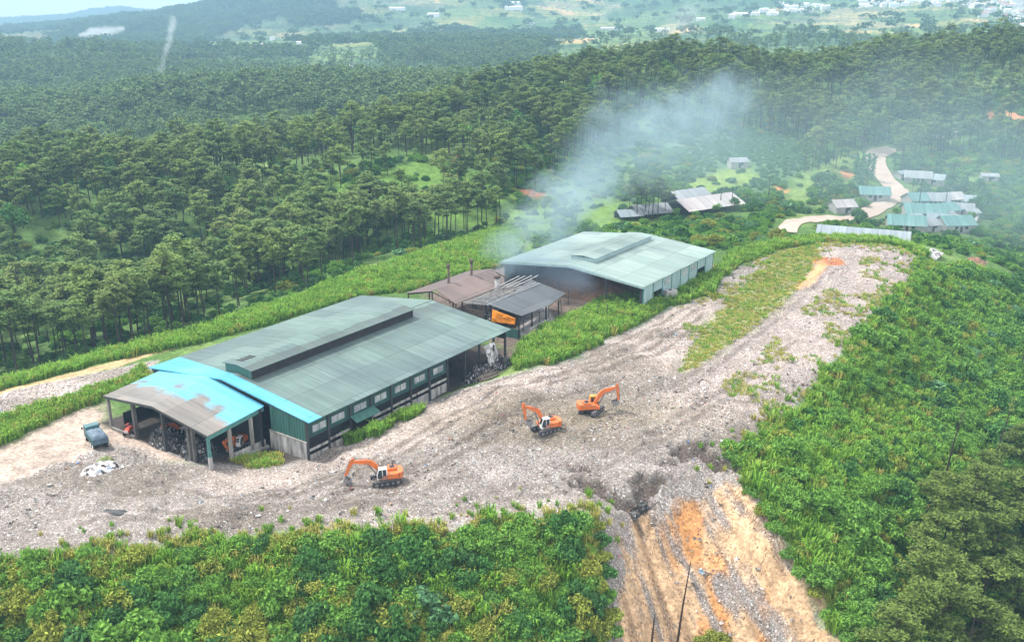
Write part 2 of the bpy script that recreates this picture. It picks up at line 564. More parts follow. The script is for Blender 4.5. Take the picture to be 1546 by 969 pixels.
RIGHTS = poly([(1100, 692), (1150, 657), (1200, 612), (1245, 575), (1285, 520), (1330, 470), (1380, 425), (1390, 398), (1460, 400), (1900, 440), (1990, 1150), (1350, 1150), (1280, 975), (1195, 855), (1132, 742)])
BAND = poly([(-200, 645), (0, 582), (100, 556), (280, 505), (300, 500), (450, 450), (600, 395), (700, 365), (748, 350), (800, 356), (770, 400), (620, 440), (545, 450), (275, 525), (150, 548), (-200, 655)])
STRIP = poly([(-200, 700), (0, 636), (110, 602), (215, 560), (230, 578), (160, 603), (120, 616), (20, 665), (-200, 745)])
MIDV = poly([(775, 545), (790, 520), (850, 484), (905, 458), (970, 440), (1000, 440), (1010, 465), (930, 508), (850, 544), (775, 563)])
FARV = poly([(985, 446), (1078, 412), (1110, 382), (1180, 366), (1240, 362), (1330, 364), (1400, 382), (1388, 390), (1368, 377), (1240, 369), (1180, 376), (1100, 408), (1078, 443), (1010, 466)])
ROAD = [(1188, 352), (1196, 338), (1235, 331), (1285, 330), (1325, 315), (1345, 298), (1350, 285), (1332, 265), (1322, 245), (1326, 232), (1350, 226)]
ROADW = np.array([W(*p, 250)[:2] for p in ROAD])
ORANGES = [(W(px, py, 200)[:2], r) for px, py, r in ((806, 296, 5), (1182, 288, 5.5), (1536, 180, 9), (1275, 262, 4), (700, 240, 4), (545, 302, 3), (1505, 175, 6), (1245, 395, 2), (1060, 400, 2))]

gu2 = np.concatenate([np.linspace(U0, -.64, 60, endpoint=False), np.linspace(-.64, .64, 580), np.linspace(.64, U1, 61)[1:]])
NU = len(gu2)
gv2 = np.concatenate([np.arange(V0, math.log(88), .02), np.arange(math.log(88), math.log(330), .0033), np.arange(math.log(330), math.log(1200), .007), np.arange(math.log(1200), V1 + .012, .012)])
gu2m, gv2m = np.meshgrid(gu2, gv2)
YY = np.exp(gv2m)
XX = gu2m * YY
ZZ = zbase(XX, YY)
X, Y = XX.ravel(), YY.ravel()
near = Y < 340
xn, yn = X[near], Y[near]
rub = np.zeros(len(X))
fld = np.zeros(len(X))
base = np.tile(np.array([.075, .145, .036]), (len(X), 1))
fn = fbm(X / 14, Y / 14, 4, 3)
base = base * (1 + (fn - .5)[:, None] * .8)
base += np.clip(fn - .55, 0, 1)[:, None] * np.array([.22, .15, .08])


def paint(idx, w, c):
    w = w[:, None]
    base[idx] = base[idx] * (1 - w) + np.asarray(c)[None] * w


wob = (fbm(xn / 5, yn / 5, 4, 9) - .5)
wob2 = (fbm(xn / 1.6, yn / 1.6, 3, 19) - .5)
allow = np.nonzero(near)[0]
GRASS = (.11, .22, .028)


def msk(pg, soft=1.2, wb=4.0):
    return smooth(soft, -soft, sdist(xn, yn, pg) + wob * wb + wob2 * wb * .35)


for pg in (FORE, RIGHTS, BAND, STRIP, MIDV, FARV):
    paint(allow, msk(pg, .8, 3) * .9, GRASS)
paint(allow, msk(poly([(1440, 640), (1600, 600), (1700, 1100), (1330, 1100), (1330, 930), (1375, 800)]), 3, 8) * .85, (.045, .06, .025))  # forest floor darkened under the lower right pines, their shade painted in
paint(allow, msk(YARD, 2.5, 5), (.36, .295, .25))
for o_, a0, a1, b0, b1 in ((O_MAIN, -11.6, 62, -.5, 43.2), (O_TWO, -3, 43, -.5, 41.5)):
    s_ = (xn - o_[0]) * E1[0] + (yn - o_[1]) * E1[1]
    t_ = (xn - o_[0]) * E2[0] + (yn - o_[1]) * E2[1]
    paint(allow, smooth(.8, -.8, np.maximum(np.maximum(a0 - s_, s_ - a1), np.maximum(b0 - t_, t_ - b1))), (.055, .047, .042))  # hall floors painted near black to carry the interior shade
paint(allow, msk(PATH, 1, 3) * .9, (.42, .30, .17))
paint(allow, msk(COURT, 2, 4), (.13, .10, .085))
paint(allow, msk(SLAB, .6, 1.2), (.42, .41, .41))
m_rub = np.maximum(msk(RUB, 1.8, 3.5), msk(GRAV, 1.2, 2))
m_olive = msk(OLIVE, 2.5, 6)
m_stain = msk(STAIN, 1.2, 3)
m_soil = msk(SOIL, .8, 5)
m_pale = msk(PALE, 4, 6)
m_top = msk(TOPR, 4, 5)
# trash tint
paint(allow, np.clip(m_rub * 1.3, 0, 1), (.365, .355, .348))
paint(allow, m_pale * m_rub * .75, (.56, .515, .49))
paint(allow, msk(GRAV, 1.2, 2) * .9, (.56, .53, .52))
paint(allow, m_top * m_rub * .8, (.50, .465, .455))
lowd = fbm(xn / 20, yn / 9, 4, 31)
paint(allow, smooth(.5, .64, lowd) * m_rub * .55 * (1 - m_top), (.215, .20, .17))
frt = smooth(7, 1, sdist(xn, yn, np.array([P(x, y, 0)[:2] for x, y in ((520, 808), (640, 800), (760, 786), (850, 776))]), False) + wob * 4)
paint(allow, frt * .7 * m_rub, (.58, .56, .55))
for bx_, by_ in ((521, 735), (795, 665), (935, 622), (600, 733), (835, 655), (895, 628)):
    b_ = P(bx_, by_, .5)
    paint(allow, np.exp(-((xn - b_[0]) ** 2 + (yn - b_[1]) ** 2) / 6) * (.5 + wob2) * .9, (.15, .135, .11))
digg = np.exp(-(((xn - 10) / 26) ** 2 + ((yn - 152) / 8) ** 2))
paint(allow, digg * .8 * m_rub, (.275, .25, .185))
scarp = smooth(2.6, 1.2, sdist(xn, yn, np.array([P(x, y, 0)[:2] for x, y in ((880, 722), (915, 742), (950, 748), (1000, 712), (1040, 682), (1100, 694))]), False) + wob * 6 + wob2 * 5)
paint(allow, scarp * .85, (.11, .092, .082))
r_ = m_rub * (1 - .75 * m_olive) * (1 - .9 * m_stain)
paint(allow, m_olive * .8, (.20, .215, .065))
paint(allow, m_stain, (.50, .28, .14))
# bare soil streaks down the ravine
un, = (xn / yn,)
stre = fbm((xn + .5 * yn) / 1.5, (yn - .3 * xn) / 11, 4, 44) + .35 * wob + .25 * (fbm((xn + .5 * yn) / 6, yn / 16, 2, 45) - .5)
soilw = m_soil * smooth(.38, .62, stre + .14)
paint(allow, soilw, (.47, .325, .20))
orn = smooth(.54, .66, fbm(xn / 7, yn / 12, 3, 51)) * soilw
rill = smooth(.5, .66, fbm((xn + .45 * yn) / .9, (yn - .3 * xn) / 12, 3, 63)) * soilw
paint(allow, rill * .7, (.25, .165, .10))
paint(allow, orn * .8, (.46, .22, .08))
r_ = r_ * (1 - .85 * soilw)
rub[allow] = r_
# wheel ruts pressed into the heap
for rut, dk in (([(330, 742), (440, 735), (560, 700), (660, 645), (770, 595), (880, 562), (980, 530), (1060, 480)], .6),
                ([(340, 752), (450, 744), (570, 709), (672, 653), (780, 602), (890, 569), (990, 538), (1068, 488)], .6),
                ([(120, 775), (300, 772), (450, 765), (600, 752), (720, 735)], .45), ([(125, 787), (300, 784), (455, 777), (605, 764)], .45),
                ([(20, 700), (90, 688), (130, 690), (220, 720), (330, 745)], .4), ([(1010, 600), (1090, 545), (1180, 480), (1250, 420)], .4),
                ([(1022, 608), (1102, 552), (1192, 486), (1262, 424)], .4), ([(700, 668), (780, 640), (860, 640), (960, 640)], .5), ([(360, 765), (480, 758), (600, 722), (700, 672), (800, 622), (930, 585)], .5), ([(365, 776), (490, 770), (612, 733), (714, 682), (812, 632), (945, 594)], .5),
                ([(480, 690), (560, 668), (640, 622), (720, 590), (800, 566)], .5), ([(800, 560), (900, 540), (980, 500), (1040, 465), (1070, 450)], .45), ([(812, 568), (912, 548), (992, 508), (1052, 473)], .45),
                ([(640, 770), (740, 752), (840, 735), (900, 700), (1000, 660), (1100, 600), (1200, 530)], .4), ([(645, 781), (748, 763), (850, 746), (912, 710), (1012, 670), (1112, 610)], .4)):
    rp_ = np.array([P(a_, b_, 0)[:2] for a_, b_ in rut])
    dd = sdist(xn, yn, rp_, False) + wob2 * .8
    w_ = smooth(1.0, .25, dd) * min(1, dk * 1.15) * (.3 + 1.4 * fbm(xn / 3, yn / 3, 3, 210)).clip(0, 1)
    paint(allow, w_, (.17, .15, .135))
far = (Y >= 230) & (Y < 620)
af = np.nonzero(far)[0]
xf, yf = X[af], Y[af]
wf = fbm(xf / 9, yf / 9, 4, 77) - .5


def mskf(pg, soft=3, wb=9):
    return smooth(soft, -soft, sdist(xf, yf, pg) + wf * wb * 1.8)


for pg, c, k in ((CLEAR, (.095, .18, .034), 1), (CLEAR2, (.105, .20, .035), .95), (CLEAR3, (.12, .21, .04), .9), (SPUR, (.16, .24, .065), 1),
                 (TEAL, (.075, .145, .07), .9), (SPUR2, (.17, .25, .05), 1)):
    paint(af, mskf(pg) * k, c)
vill = mskf(poly([(1280, 330), (1360, 290), (1375, 255), (1460, 270), (1480, 340), (1420, 365), (1300, 345)], 250), 4, 8)
paint(af, vill * .5, (.16, .19, .08))
for c, r in ORANGES:
    d = np.hypot(xf - c[0], (yf - c[1]) * .6) + wf * 11 + (fbm(xf / 2.5, yf / 2.5, 3, 78) - .5) * 5
    paint(af, smooth(r, r * .5, d), (.52, .22, .10))
    paint(af, smooth(r * .6, r * .2, d + 1.5) * .5, (.40, .24, .14))
# far country: woods, fields and bare plots
ff = np.nonzero(Y > 690)[0]
xq, yq = X[ff], Y[ff]
zq = ZZ.ravel()[ff]
pf = fbm(xq / 260, yq / 520, 4, 91)
uq = xq / yq
open_ = farm_share(xq, yq)
paint(ff, open_, (.085, .135, .062))
pf2 = fbm(xq / 120, yq / 240, 3, 97)
paint(ff, open_ * smooth(.58, .66, pf2) * .7, (.26, .22, .16))
paint(ff, smooth(1900, 2800, yq) * smooth(-.05, -.25, uq + .0) * .9, (.04, .07, .045))
fld[ff] = open_

# small relief
ZN = ZZ.ravel().copy()
rel = (fbm(X / 4.5, Y / 4.5, 4, 5) - .5)
rel2 = (fbm(X / 1.3, Y / 1.3, 3, 6) - .5)
flat = np.zeros(len(X))
for o_, a0, a1, b0, b1 in ((O_MAIN, -13, 90, 0, 44), (O_TWO, -6, 44, -1, 43)):
    s_ = (X - o_[0]) * E1[0] + (Y - o_[1]) * E1[1]
    t_ = (X - o_[0]) * E2[0] + (Y - o_[1]) * E2[1]
    flat = np.maximum(flat, smooth(1.5, -1, np.maximum(np.maximum(a0 - s_, s_ - a1), np.maximum(b0 - t_, t_ - b1))))
amp = np.where(Y < 700, 1.0, np.clip(Y / 260, 0, 16))
ZN += rel * np.where(Y < 340, .55 + .7 * rub, 1.5 * amp) * (1 - .9 * flat) + rel2 * np.where(Y < 340, .22 + .55 * rub, 0) * (1 - .9 * flat)
big = fbm(X / 240, Y / 240, 4, 8) - .5
ZN += big * np.clip((Y - 900) / 2000, 0, 1) * 45
rav = np.zeros(len(X))
rav[allow] = soilw * (fbm((xn + .45 * yn) / 1.8, (yn - .3 * xn) / 14, 3, 61) - .5) - .75 * scarp
ZN += rav * 1.4
hum = np.zeros(len(X))
hum[allow] = np.clip(fbm(xn / 11, yn / 8, 4, 310) - .5, 0, 1) * 5.0 * m_rub * np.clip(sdist(xn, yn, RUB) / -6, 0, 1) * (1 - m_soil)
ZN += hum * (1 - flat)
ZG = ZN.reshape(YY.shape)


def zg(x, y):
    """final ground height at x, y (with relief)."""
    x = np.atleast_1d(np.asarray(x, float))
    y = np.atleast_1d(np.asarray(y, float))
    uu = np.clip(x / y, U0, U1 - 1e-6)
    i = np.clip(np.searchsorted(gu2, uu) - 1, 0, NU - 2)
    fu = np.clip((uu - gu2[i]) / (gu2[i + 1] - gu2[i]), 0, 1)
    v = np.log(np.maximum(y, 42.1))
    j = np.clip(np.searchsorted(gv2, v) - 1, 0, len(gv2) - 2)
    fv = np.clip((v - gv2[j]) / (gv2[j + 1] - gv2[j]), 0, 1)
    return (ZG[j, i] * (1 - fu) + ZG[j, i + 1] * fu) * (1 - fv) + (ZG[j + 1, i] * (1 - fu) + ZG[j + 1, i + 1] * fu) * fv


nr, ncol = YY.shape
idx = np.arange(nr * ncol).reshape(nr, ncol)
F = np.stack([idx[:-1, :-1], idx[:-1, 1:], idx[1:, 1:], idx[1:, :-1]], -1).reshape(-1, 4)
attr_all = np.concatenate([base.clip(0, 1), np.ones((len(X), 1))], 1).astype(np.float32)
VALL = np.stack([X, Y, ZN], 1)


def submesh(name, fmask, label, cat):
    f = F[fmask]
    used, inv = np.unique(f, return_inverse=True)
    o = obj_from_arrays(name, VALL[used], inv.reshape(-1, 4), M_GROUND, {
        'col': ('FLOAT_COLOR', attr_all[used]), 'rub': ('FLOAT', rub[used].astype(np.float32)), 'fld': ('FLOAT', fld[used].astype(np.float32))})
    o.data.polygons.foreach_set('use_smooth', np.ones(len(f), bool))
    return tag(o, label, cat, kind='structure')


cls = np.zeros(len(X), np.int8)
cls[allow] = np.where(m_soil > .5, 2, np.where(m_rub > .5, 1, 0))
cls[Y > 1000] = 3
fc = cls[F[:, 0]]
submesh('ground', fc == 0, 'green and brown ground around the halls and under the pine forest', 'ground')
submesh('rubbish_ground', fc == 1, 'pale grey flattened heap of loose rubbish spread around the halls', 'rubbish heap')
submesh('soil_slope', fc == 2, 'orange eroded soil slope streaked with rubbish below the heap', 'slope')
submesh('hills', fc == 3, 'hazy blue green farmed hills and mountains behind the forest', 'hills')

# ------------------------------------------------------------------ light, sky, air
SUN_EL, SUN_AZ = R(56), R(-62)      # azimuth measured from +Y towards +X
wd = bpy.data.worlds.new('World')
S.world = wd
wd.use_nodes = True
wt = wd.node_tree
wt.nodes.clear()
wo = wt.nodes.new('ShaderNodeOutputWorld')
bg = wt.nodes.new('ShaderNodeBackground')
sky = wt.nodes.new('ShaderNodeTexSky')
sky.sky_type = 'NISHITA'
sky.sun_disc = False
sky.sun_elevation = SUN_EL
sky.sun_rotation = SUN_AZ
sky.altitude = 1500
sky.air_density = 1.0
sky.dust_density = 2.0
tcw = wt.nodes.new('ShaderNodeTexCoord')
nz = wt.nodes.new('ShaderNodeTexNoise')
nz.inputs['Scale'].default_value = 2.2
nz.inputs['Detail'].default_value = 5
wt.links.new(tcw.outputs['Generated'], nz.inputs['Vector'])
rp = wt.nodes.new('ShaderNodeValToRGB')
rp.color_ramp.elements[0].position = .2
rp.color_ramp.elements[0].color = (.62, .62, .62, 1)
rp.color_ramp.elements[1].position = .6
rp.color_ramp.elements[1].color = (.95, .95, .95, 1)
wt.links.new(nz.outputs['Fac'], rp.inputs[0])
mxw = wt.nodes.new('ShaderNodeMix')
mxw.data_type = 'RGBA'
mxw.inputs[7].default_value = (10.5, 10.6, 10.8, 1)     # bright cloud cover over the blue
wt.links.new(rp.outputs[0], mxw.inputs[0])
wt.links.new(sky.outputs[0], mxw.inputs[6])
wt.links.new(mxw.outputs[2], bg.inputs[0])
bg.inputs[1].default_value = .075
wt.links.new(bg.outputs[0], wo.inputs[0])

ld = bpy.data.lights.new('sun', 'SUN')
ld.energy = 2.3
ld.angle = R(8)
ld.color = (1.0, .955, .89)
sun = bpy.data.objects.new('sun', ld)
COL.objects.link(sun)
sd = Vector((math.sin(SUN_AZ) * math.cos(SUN_EL), math.cos(SUN_AZ) * math.cos(SUN_EL), math.sin(SUN_EL)))
sun.rotation_euler = sd.to_track_quat('Z', 'Y').to_euler()
sun.location = (-200, 100, 300)

S.view_settings.view_transform = 'Standard'
S.view_settings.look = 'None'
S.view_settings.exposure = EXPOSURE
S.view_settings.gamma = 1
S.view_settings.use_curve_mapping = False
cy = S.cycles
cy.max_bounces = 6
cy.diffuse_bounces = 3
cy.glossy_bounces = 2
cy.transmission_bounces = 4
cy.transparent_max_bounces = 8
cy.volume_bounces = 1
cy.volume_step_rate = 3.0
cy.volume_max_steps = 160
cy.use_denoising = True
cy.use_adaptive_sampling = False
cy.sample_clamp_indirect = 4
S.render.use_persistent_data = False


def volume_box(name, lo, hi, mat, label, cat):
    lo, hi = Vector(lo), Vector(hi)
    me = bpy.data.meshes.new(name)
    v = [(x, y, z) for z in (lo.z, hi.z) for y in (lo.y, hi.y) for x in (lo.x, hi.x)]
    me.from_pydata(v, [], [(0, 2, 3, 1), (4, 5, 7, 6), (0, 1, 5, 4), (2, 6, 7, 3), (0, 4, 6, 2), (1, 3, 7, 5)])
    me.materials.append(mat)
    o = bpy.data.objects.new(name, me)
    COL.objects.link(o)
    return tag(o, label, cat, kind='stuff')


if HAZE > 0:
    th = NT('haze_air')
    pv = th.n('ShaderNodeVolumePrincipled')
    pv.inputs['Color'].default_value = (.30, .49, .68, 1)
    pv.inputs['Density'].default_value = HAZE
    pv.inputs['Anisotropy'].default_value = .1
    th.l(pv.outputs[0], th.out.inputs['Volume'])
    volume_box('haze', (-8800, -60, float(VALL[:, 2].min()) - 12), (8800, 7450, max(75.0, float(VALL[:, 2].max())) + 25), th.m,
               'thin bluish haze lying over the whole forest valley', 'haze')

# ------------------------------------------------------------------ mesh helpers
class MB:
    """collects simple solids and links them as ONE mesh object."""

    def __init__(self):
        self.v, self.f = [], []

    def add(self, vs, fs):
        n = len(self.v)
        self.v += [tuple(map(float, q)) for q in vs]
        self.f += [tuple(i + n for i in q) for q in fs]
        return self

    def box(self, c, size, rot=None, taper=0.0):
        sx, sy, sz = [k / 2 for k in size]
        vs = []
        for z in (-1, 1):
            k = 1 - taper if z > 0 else 1
            for x, y in ((-1, -1), (1, -1), (1, 1), (-1, 1)):
                p = Vector((x * sx * k, y * sy * k, z * sz))
                if rot is not None:
                    p = rot @ p
                vs.append(p + Vector(c))
        return self.add(vs, [(0, 3, 2, 1), (4, 5, 6, 7), (0, 1, 5, 4), (1, 2, 6, 5), (2, 3, 7, 6), (3, 0, 4, 7)])

    def span(self, lo, hi):
        return self.box([(a + b) / 2 for a, b in zip(lo, hi)], [b - a for a, b in zip(lo, hi)])

    def beam(self, a, b, w, h=None):
        a, b = Vector(a), Vector(b)
        d = b - a
        q = d.to_track_quat('X', 'Z').to_matrix()
        return self.box((a + b) / 2, (d.length, w, h or w), q)

    def slab(self, quad, th):
        """a sheet with thickness th below its four corners."""
        q = [Vector(p) for p in quad]
        n = len(q)
        lo = [p - Vector((0, 0, th)) for p in q]
        fs = [tuple(range(n)), tuple(range(2 * n - 1, n - 1, -1))] + [(i, n + i, n + (i + 1) % n, (i + 1) % n) for i in range(n)]
        return self.add(q + lo, fs)

    def prism(self, poly2, y0, y1):
        """outline in the XZ plane pushed from y0 to y1."""
        n = len(poly2)
        vs = [(x, y0, z) for x, z in poly2] + [(x, y1, z) for x, z in poly2]
        fs = [tuple(range(n)), tuple(range(2 * n - 1, n - 1, -1))] + [(i, (i + 1) % n, n + (i + 1) % n, n + i)[::-1] for i in range(n)]
        return self.add(vs, fs)

    def tube(self, pts, rad, n=8):
        pts = [Vector(p) for p in pts]
        rad = rad if isinstance(rad, (list, tuple)) else [rad] * len(pts)
        rings = []
        for i, p in enumerate(pts):
            d = (pts[min(i + 1, len(pts) - 1)] - pts[max(i - 1, 0)]).normalized()
            a = d.orthogonal().normalized()
            b = d.cross(a)
            rings.append([p + (a * math.cos(2 * math.pi * k / n) + b * math.sin(2 * math.pi * k / n)) * rad[i] for k in range(n)])
        vs = [q for r in rings for q in r]
        fs = []
        for i in range(len(pts) - 1):
            for k in range(n):
                fs.append((i * n + k, i * n + (k + 1) % n, (i + 1) * n + (k + 1) % n, (i + 1) * n + k))
        fs.append(tuple(range(n - 1, -1, -1)))
        fs.append(tuple((len(pts) - 1) * n + k for k in range(n)))
        return self.add(vs, fs)

    def build(self, name, mat, parent=None, bevel=0.0, smooth=False):
        me = bpy.data.meshes.new(name)
        me.from_pydata(self.v, [], self.f)
        bm = bmesh.new()
        bm.from_mesh(me)
        bmesh.ops.recalc_face_normals(bm, faces=bm.faces)
        if bevel:
            bmesh.ops.bevel(bm, geom=list(bm.edges), offset=bevel, segments=1, affect='EDGES', clamp_overlap=True)
        bm.to_mesh(me)
        bm.free()
        if smooth:
            me.polygons.foreach_set('use_smooth', [True] * len(me.polygons))
        me.materials.append(mat)
        o = bpy.data.objects.new(name, me)
        COL.objects.link(o)
        if parent:
            o.parent = parent
        return o


def empty(name, loc, rz=0.0, label=None, cat=None, group=None):
    o = bpy.data.objects.new(name, None)
    o.empty_display_size = .5
    COL.objects.link(o)
    o.location = loc
    o.rotation_euler = (0, 0, rz)
    return tag(o, label, cat, group)


def kids(o):
    return [c for c in bpy.data.objects if c.parent == o]


def copy_tree(o, loc, rz=None, scale=None, label=None, group=None, parent=None):
    c = o.copy()
    COL.objects.link(c)
    if parent:
        c.parent = parent
    else:
        c.location = loc
        if rz is not None:
            c.rotation_euler = (0, 0, rz)
        if scale:
            c.scale = scale
        if label:
            c['label'] = label
        if group:
            c['group'] = group
    for ch in kids(o):
        copy_tree(ch, None, parent=c)
    return c


# ------------------------------------------------------------------ materials of built things
def mat_sheet(name, c, c2, stains=.5, blue=None, soot=False):
    """profiled roof sheeting: sheet-to-sheet tint, run-off streaks down the slope, rust and soot blotches."""
    t = NT(name)
    v = t.coord('Object')
    sep = t.n('ShaderNodeSeparateXYZ')
    t.l(v, sep.inputs[0])
    cell = t.n('ShaderNodeCombineXYZ')
    t.l(t.math('FLOOR', t.math('MULTIPLY', sep.outputs[0], 1 / 5.5)), cell.inputs[0])
    t.l(t.math('FLOOR', t.math('MULTIPLY', sep.outputs[1], 1 / 7.0)), cell.inputs[1])
    wn = t.n('ShaderNodeTexWhiteNoise')
    t.l(cell.outputs[0], wn.inputs['Vector'])
    tint = t.ramp(wn.outputs['Value'], [(0, (.80, .82, .83)), (.5, (.97, .97, .97)), (1, (1.13, 1.11, 1.10))])
    big = t.ramp(t.noise(v, .045, 4, .55), [(.35, (0, 0, 0)), (.65, (1, 1, 1))])
    col = t.mixc(big, c, c2)
    streak = t.noise(t.coord('Object', (1.6, .07, .07)), 1.0, 5, .7)
    col = t.mixc(1.0, col, t.ramp(streak, [(.3, (.68, .70, .72)), (.7, (1.16, 1.16, 1.14))]), 'MULTIPLY')
    col = t.mixc(1.0, col, tint, 'MULTIPLY')
    bl = t.ramp(t.noise(v, .22, 6, .75), [(.56, (0, 0, 0)), (.74, (1, 1, 1))])
    col = t.mixc(t.math('MULTIPLY', bl, stains), col, (.10, .085, .075))
    # lap seams
    fx = t.math('FRACT', t.math('MULTIPLY', sep.outputs[0], 1 / 1.05))
    seam = t.ramp(fx, [(0, (.86, .86, .86)), (.07, (1, 1, 1))])
    fy = t.math('FRACT', t.math('MULTIPLY', sep.outputs[1], 1 / 7.0))
    seam2 = t.ramp(fy, [(0, (.52, .53, .54)), (.03, (1, 1, 1))])
    col = t.mixc(1.0, t.mixc(1.0, col, seam, 'MULTIPLY'), seam2, 'MULTIPLY')
    if blue:
        x0, x1 = blue
        g = t.math('DIVIDE', t.math('SUBTRACT', sep.outputs[0], x0), x1 - x0)
        g = t.math('ADD', g, t.math('MULTIPLY', t.math('SUBTRACT', t.noise(v, .25, 4), .5), 1.1))
        g = t.math('ADD', g, t.math('MULTIPLY', t.math('SUBTRACT', wn.outputs['Value'], .5), .5))
        bf = t.ramp(g, [(.35, (0, 0, 0)), (.65, (1, 1, 1))])
        col = t.mixc(bf, col, t.mixc(streak, (.045, .27, .41), (.16, .42, .52)))
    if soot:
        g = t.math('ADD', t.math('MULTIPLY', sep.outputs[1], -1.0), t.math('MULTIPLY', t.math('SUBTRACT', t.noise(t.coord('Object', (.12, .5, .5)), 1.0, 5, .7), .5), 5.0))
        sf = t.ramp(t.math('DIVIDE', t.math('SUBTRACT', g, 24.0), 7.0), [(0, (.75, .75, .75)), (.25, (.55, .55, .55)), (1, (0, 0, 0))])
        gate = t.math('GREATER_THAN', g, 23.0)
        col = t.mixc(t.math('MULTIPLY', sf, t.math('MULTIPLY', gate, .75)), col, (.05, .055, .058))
    rib = t.math('SINE', t.math('MULTIPLY', sep.outputs[0], 2 * math.pi / .35))
    return t.done(t.bsdf(col, .68, rib, .35, .03, .2))


def mat_scraps(name, pal, scale):
    """heaped odds and ends: every scrap its own tone."""
    t = NT(name)
    v = t.coord('Object', (scale, scale, scale * .7))
    wob = t.n('ShaderNodeTexNoise')
    wob.inputs['Scale'].default_value = 1.3
    t.l(v, wob.inputs['Vector'])
    ad = t.n('ShaderNodeVectorMath', operation='ADD')
    t.l(v, ad.inputs[0])
    t.l(wob.outputs['Color'], ad.inputs[1])
    vo = t.n('ShaderNodeTexVoronoi')
    vo.inputs['Scale'].default_value = 1.0
    t.l(ad.outputs[0], vo.inputs['Vector'])
    sc_ = t.n('ShaderNodeSeparateColor')
    t.l(vo.outputs['Color'], sc_.inputs[0])
    return t.done(t.bsdf(t.ramp(sc_.outputs[0], pal, 'CONSTANT'), .7, sc_.outputs[1], .7, .3, .25))


MT = {}
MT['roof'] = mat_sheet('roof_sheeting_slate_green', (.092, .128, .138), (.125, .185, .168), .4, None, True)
MT['roof_pale'] = mat_sheet('roof_sheeting_pale_teal', (.20, .28, .258), (.245, .31, .288), .2)
MT['roof_front'] = mat_sheet('roof_sheeting_weathered_buff', (.195, .172, .155), (.175, .175, .168), .5, (-9.0, -3.2))
MT['roof_blue'] = mat_sheet('roof_sheeting_blue', (.055, .30, .45), (.13, .40, .51), .18)
MT['roof_brown'] = mat_sheet('roof_sheeting_brown', (.125, .09, .088), (.16, .122, .112), .6)
MT['roof_burnt'] = mat_sheet('roof_sheeting_charred', (.115, .125, .135), (.085, .092, .10), .5)
MT['roof_teal'] = mat_sheet('roof_sheeting_teal', (.12, .265, .25), (.19, .30, .285), .4)
MT['roof_white'] = mat_sheet('roof_sheeting_white', (.34, .35, .36), (.25, .26, .28), .35)
MT['roof_pink'] = mat_sheet('roof_sheeting_faded_pink', (.42, .36, .355), (.50, .46, .45), .25)
MT['roof_glass'] = mat_sheet('greenhouse_film', (.30, .345, .37), (.25, .29, .315), .2)
MT['panel'] = mat_simple('wall_panel_dark_green', (.030, .085, .075), (.018, .045, .042), .5, .6, (1, 1, .25))
MT['panel_teal'] = mat_simple('wall_panel_teal', (.055, .16, .135), (.03, .085, .07), .9, .55, (3, 3, .12))
MT['panel_pale'] = mat_simple('wall_panel_pale_teal', (.33, .45, .45), (.22, .32, .33), .6, .6, (1, 1, .25))
MT['window'] = mat_simple('window_milky', (.44, .46, .47), (.17, .19, .20), .55, .35)
MT['dark'] = mat_simple('soot_shade_black', (.018, .017, .018), (.035, .03, .03), .9, .9)  # black for sooty parts and for sheets standing for interior shade
MT['concrete'] = mat_simple('concrete_stained', (.33, .315, .29), (.15, .14, .13), .7, .9, (1, 1, .4))
MT['pillar'] = mat_simple('shaded_concrete', (.15, .14, .13), (.06, .055, .05), .7, .9, (1, 1, .4))  # concrete darkened to carry the shade under the canopy
MT['white_wall'] = mat_simple('white_wall_stained', (.50, .485, .46), (.08, .072, .068), .75, .85, (1.2, 1.2, .25))
MT['post'] = mat_simple('steel_post_dark', (.06, .065, .065), (.03, .03, .03), 1.0, .6)
MT['post_teal'] = mat_simple('steel_post_teal', (.08, .22, .20), (.05, .13, .12), 1.0, .55)
MT['rust'] = mat_simple('rusty_steel', (.13, .085, .065), (.06, .05, .045), 1.2, .8)
MT['galv'] = mat_simple('galvanised_grey', (.36, .36, .36), (.22, .21, .20), 1.0, .5)
MT['orange'] = mat_simple('orange_machine_paint', (.66, .135, .018), (.36, .13, .05), 1.1, .42, spec=.5)
MT['orange_y'] = mat_simple('amber_machine_paint', (.74, .27, .03), (.45, .20, .05), 1.0, .42, spec=.5)
MT['machine_dark'] = mat_simple('machine_dark_grey', (.045, .047, .055), (.025, .025, .028), 1.5, .6)
MT['steel'] = mat_simple('worn_steel', (.30, .29, .29), (.15, .14, .14), 2.0, .45, metallic=.4)
MT['white_paint'] = mat_simple('white_machine_paint', (.78, .77, .76), (.62, .61, .6), 1.0, .45)
MT['glass'] = mat_simple('dark_cab_glass', (.02, .03, .035), (.03, .045, .05), 1.0, .12, spec=.6)
MT['tarp_orange'] = mat_simple('orange_tarpaulin', (.85, .32, .02), (.65, .18, .012), 1.2, .6)
MT['tarp_blue'] = mat_simple('blue_grey_tarpaulin', (.105, .155, .20), (.05, .075, .11), .7, .6)
MT['truck_teal'] = mat_simple('truck_teal_paint', (.075, .185, .20), (.05, .10, .11), 1.0, .45)
MT['tyre'] = mat_simple('tyre_rubber', (.022, .022, .022), (.05, .045, .04), 3, .9)
MT['wood'] = mat_simple('weathered_timber', (.24, .19, .15), (.13, .10, .085), 1.5, .9)
MT['bark'] = mat_simple('pine_bark', (.075, .055, .045), (.035, .028, .025), 2.0, .95, (1, 1, .3))
MT['bark_dead'] = mat_simple('dead_bark', (.060, .040, .032), (.03, .02, .018), 2.0, .95, (1, 1, .3))
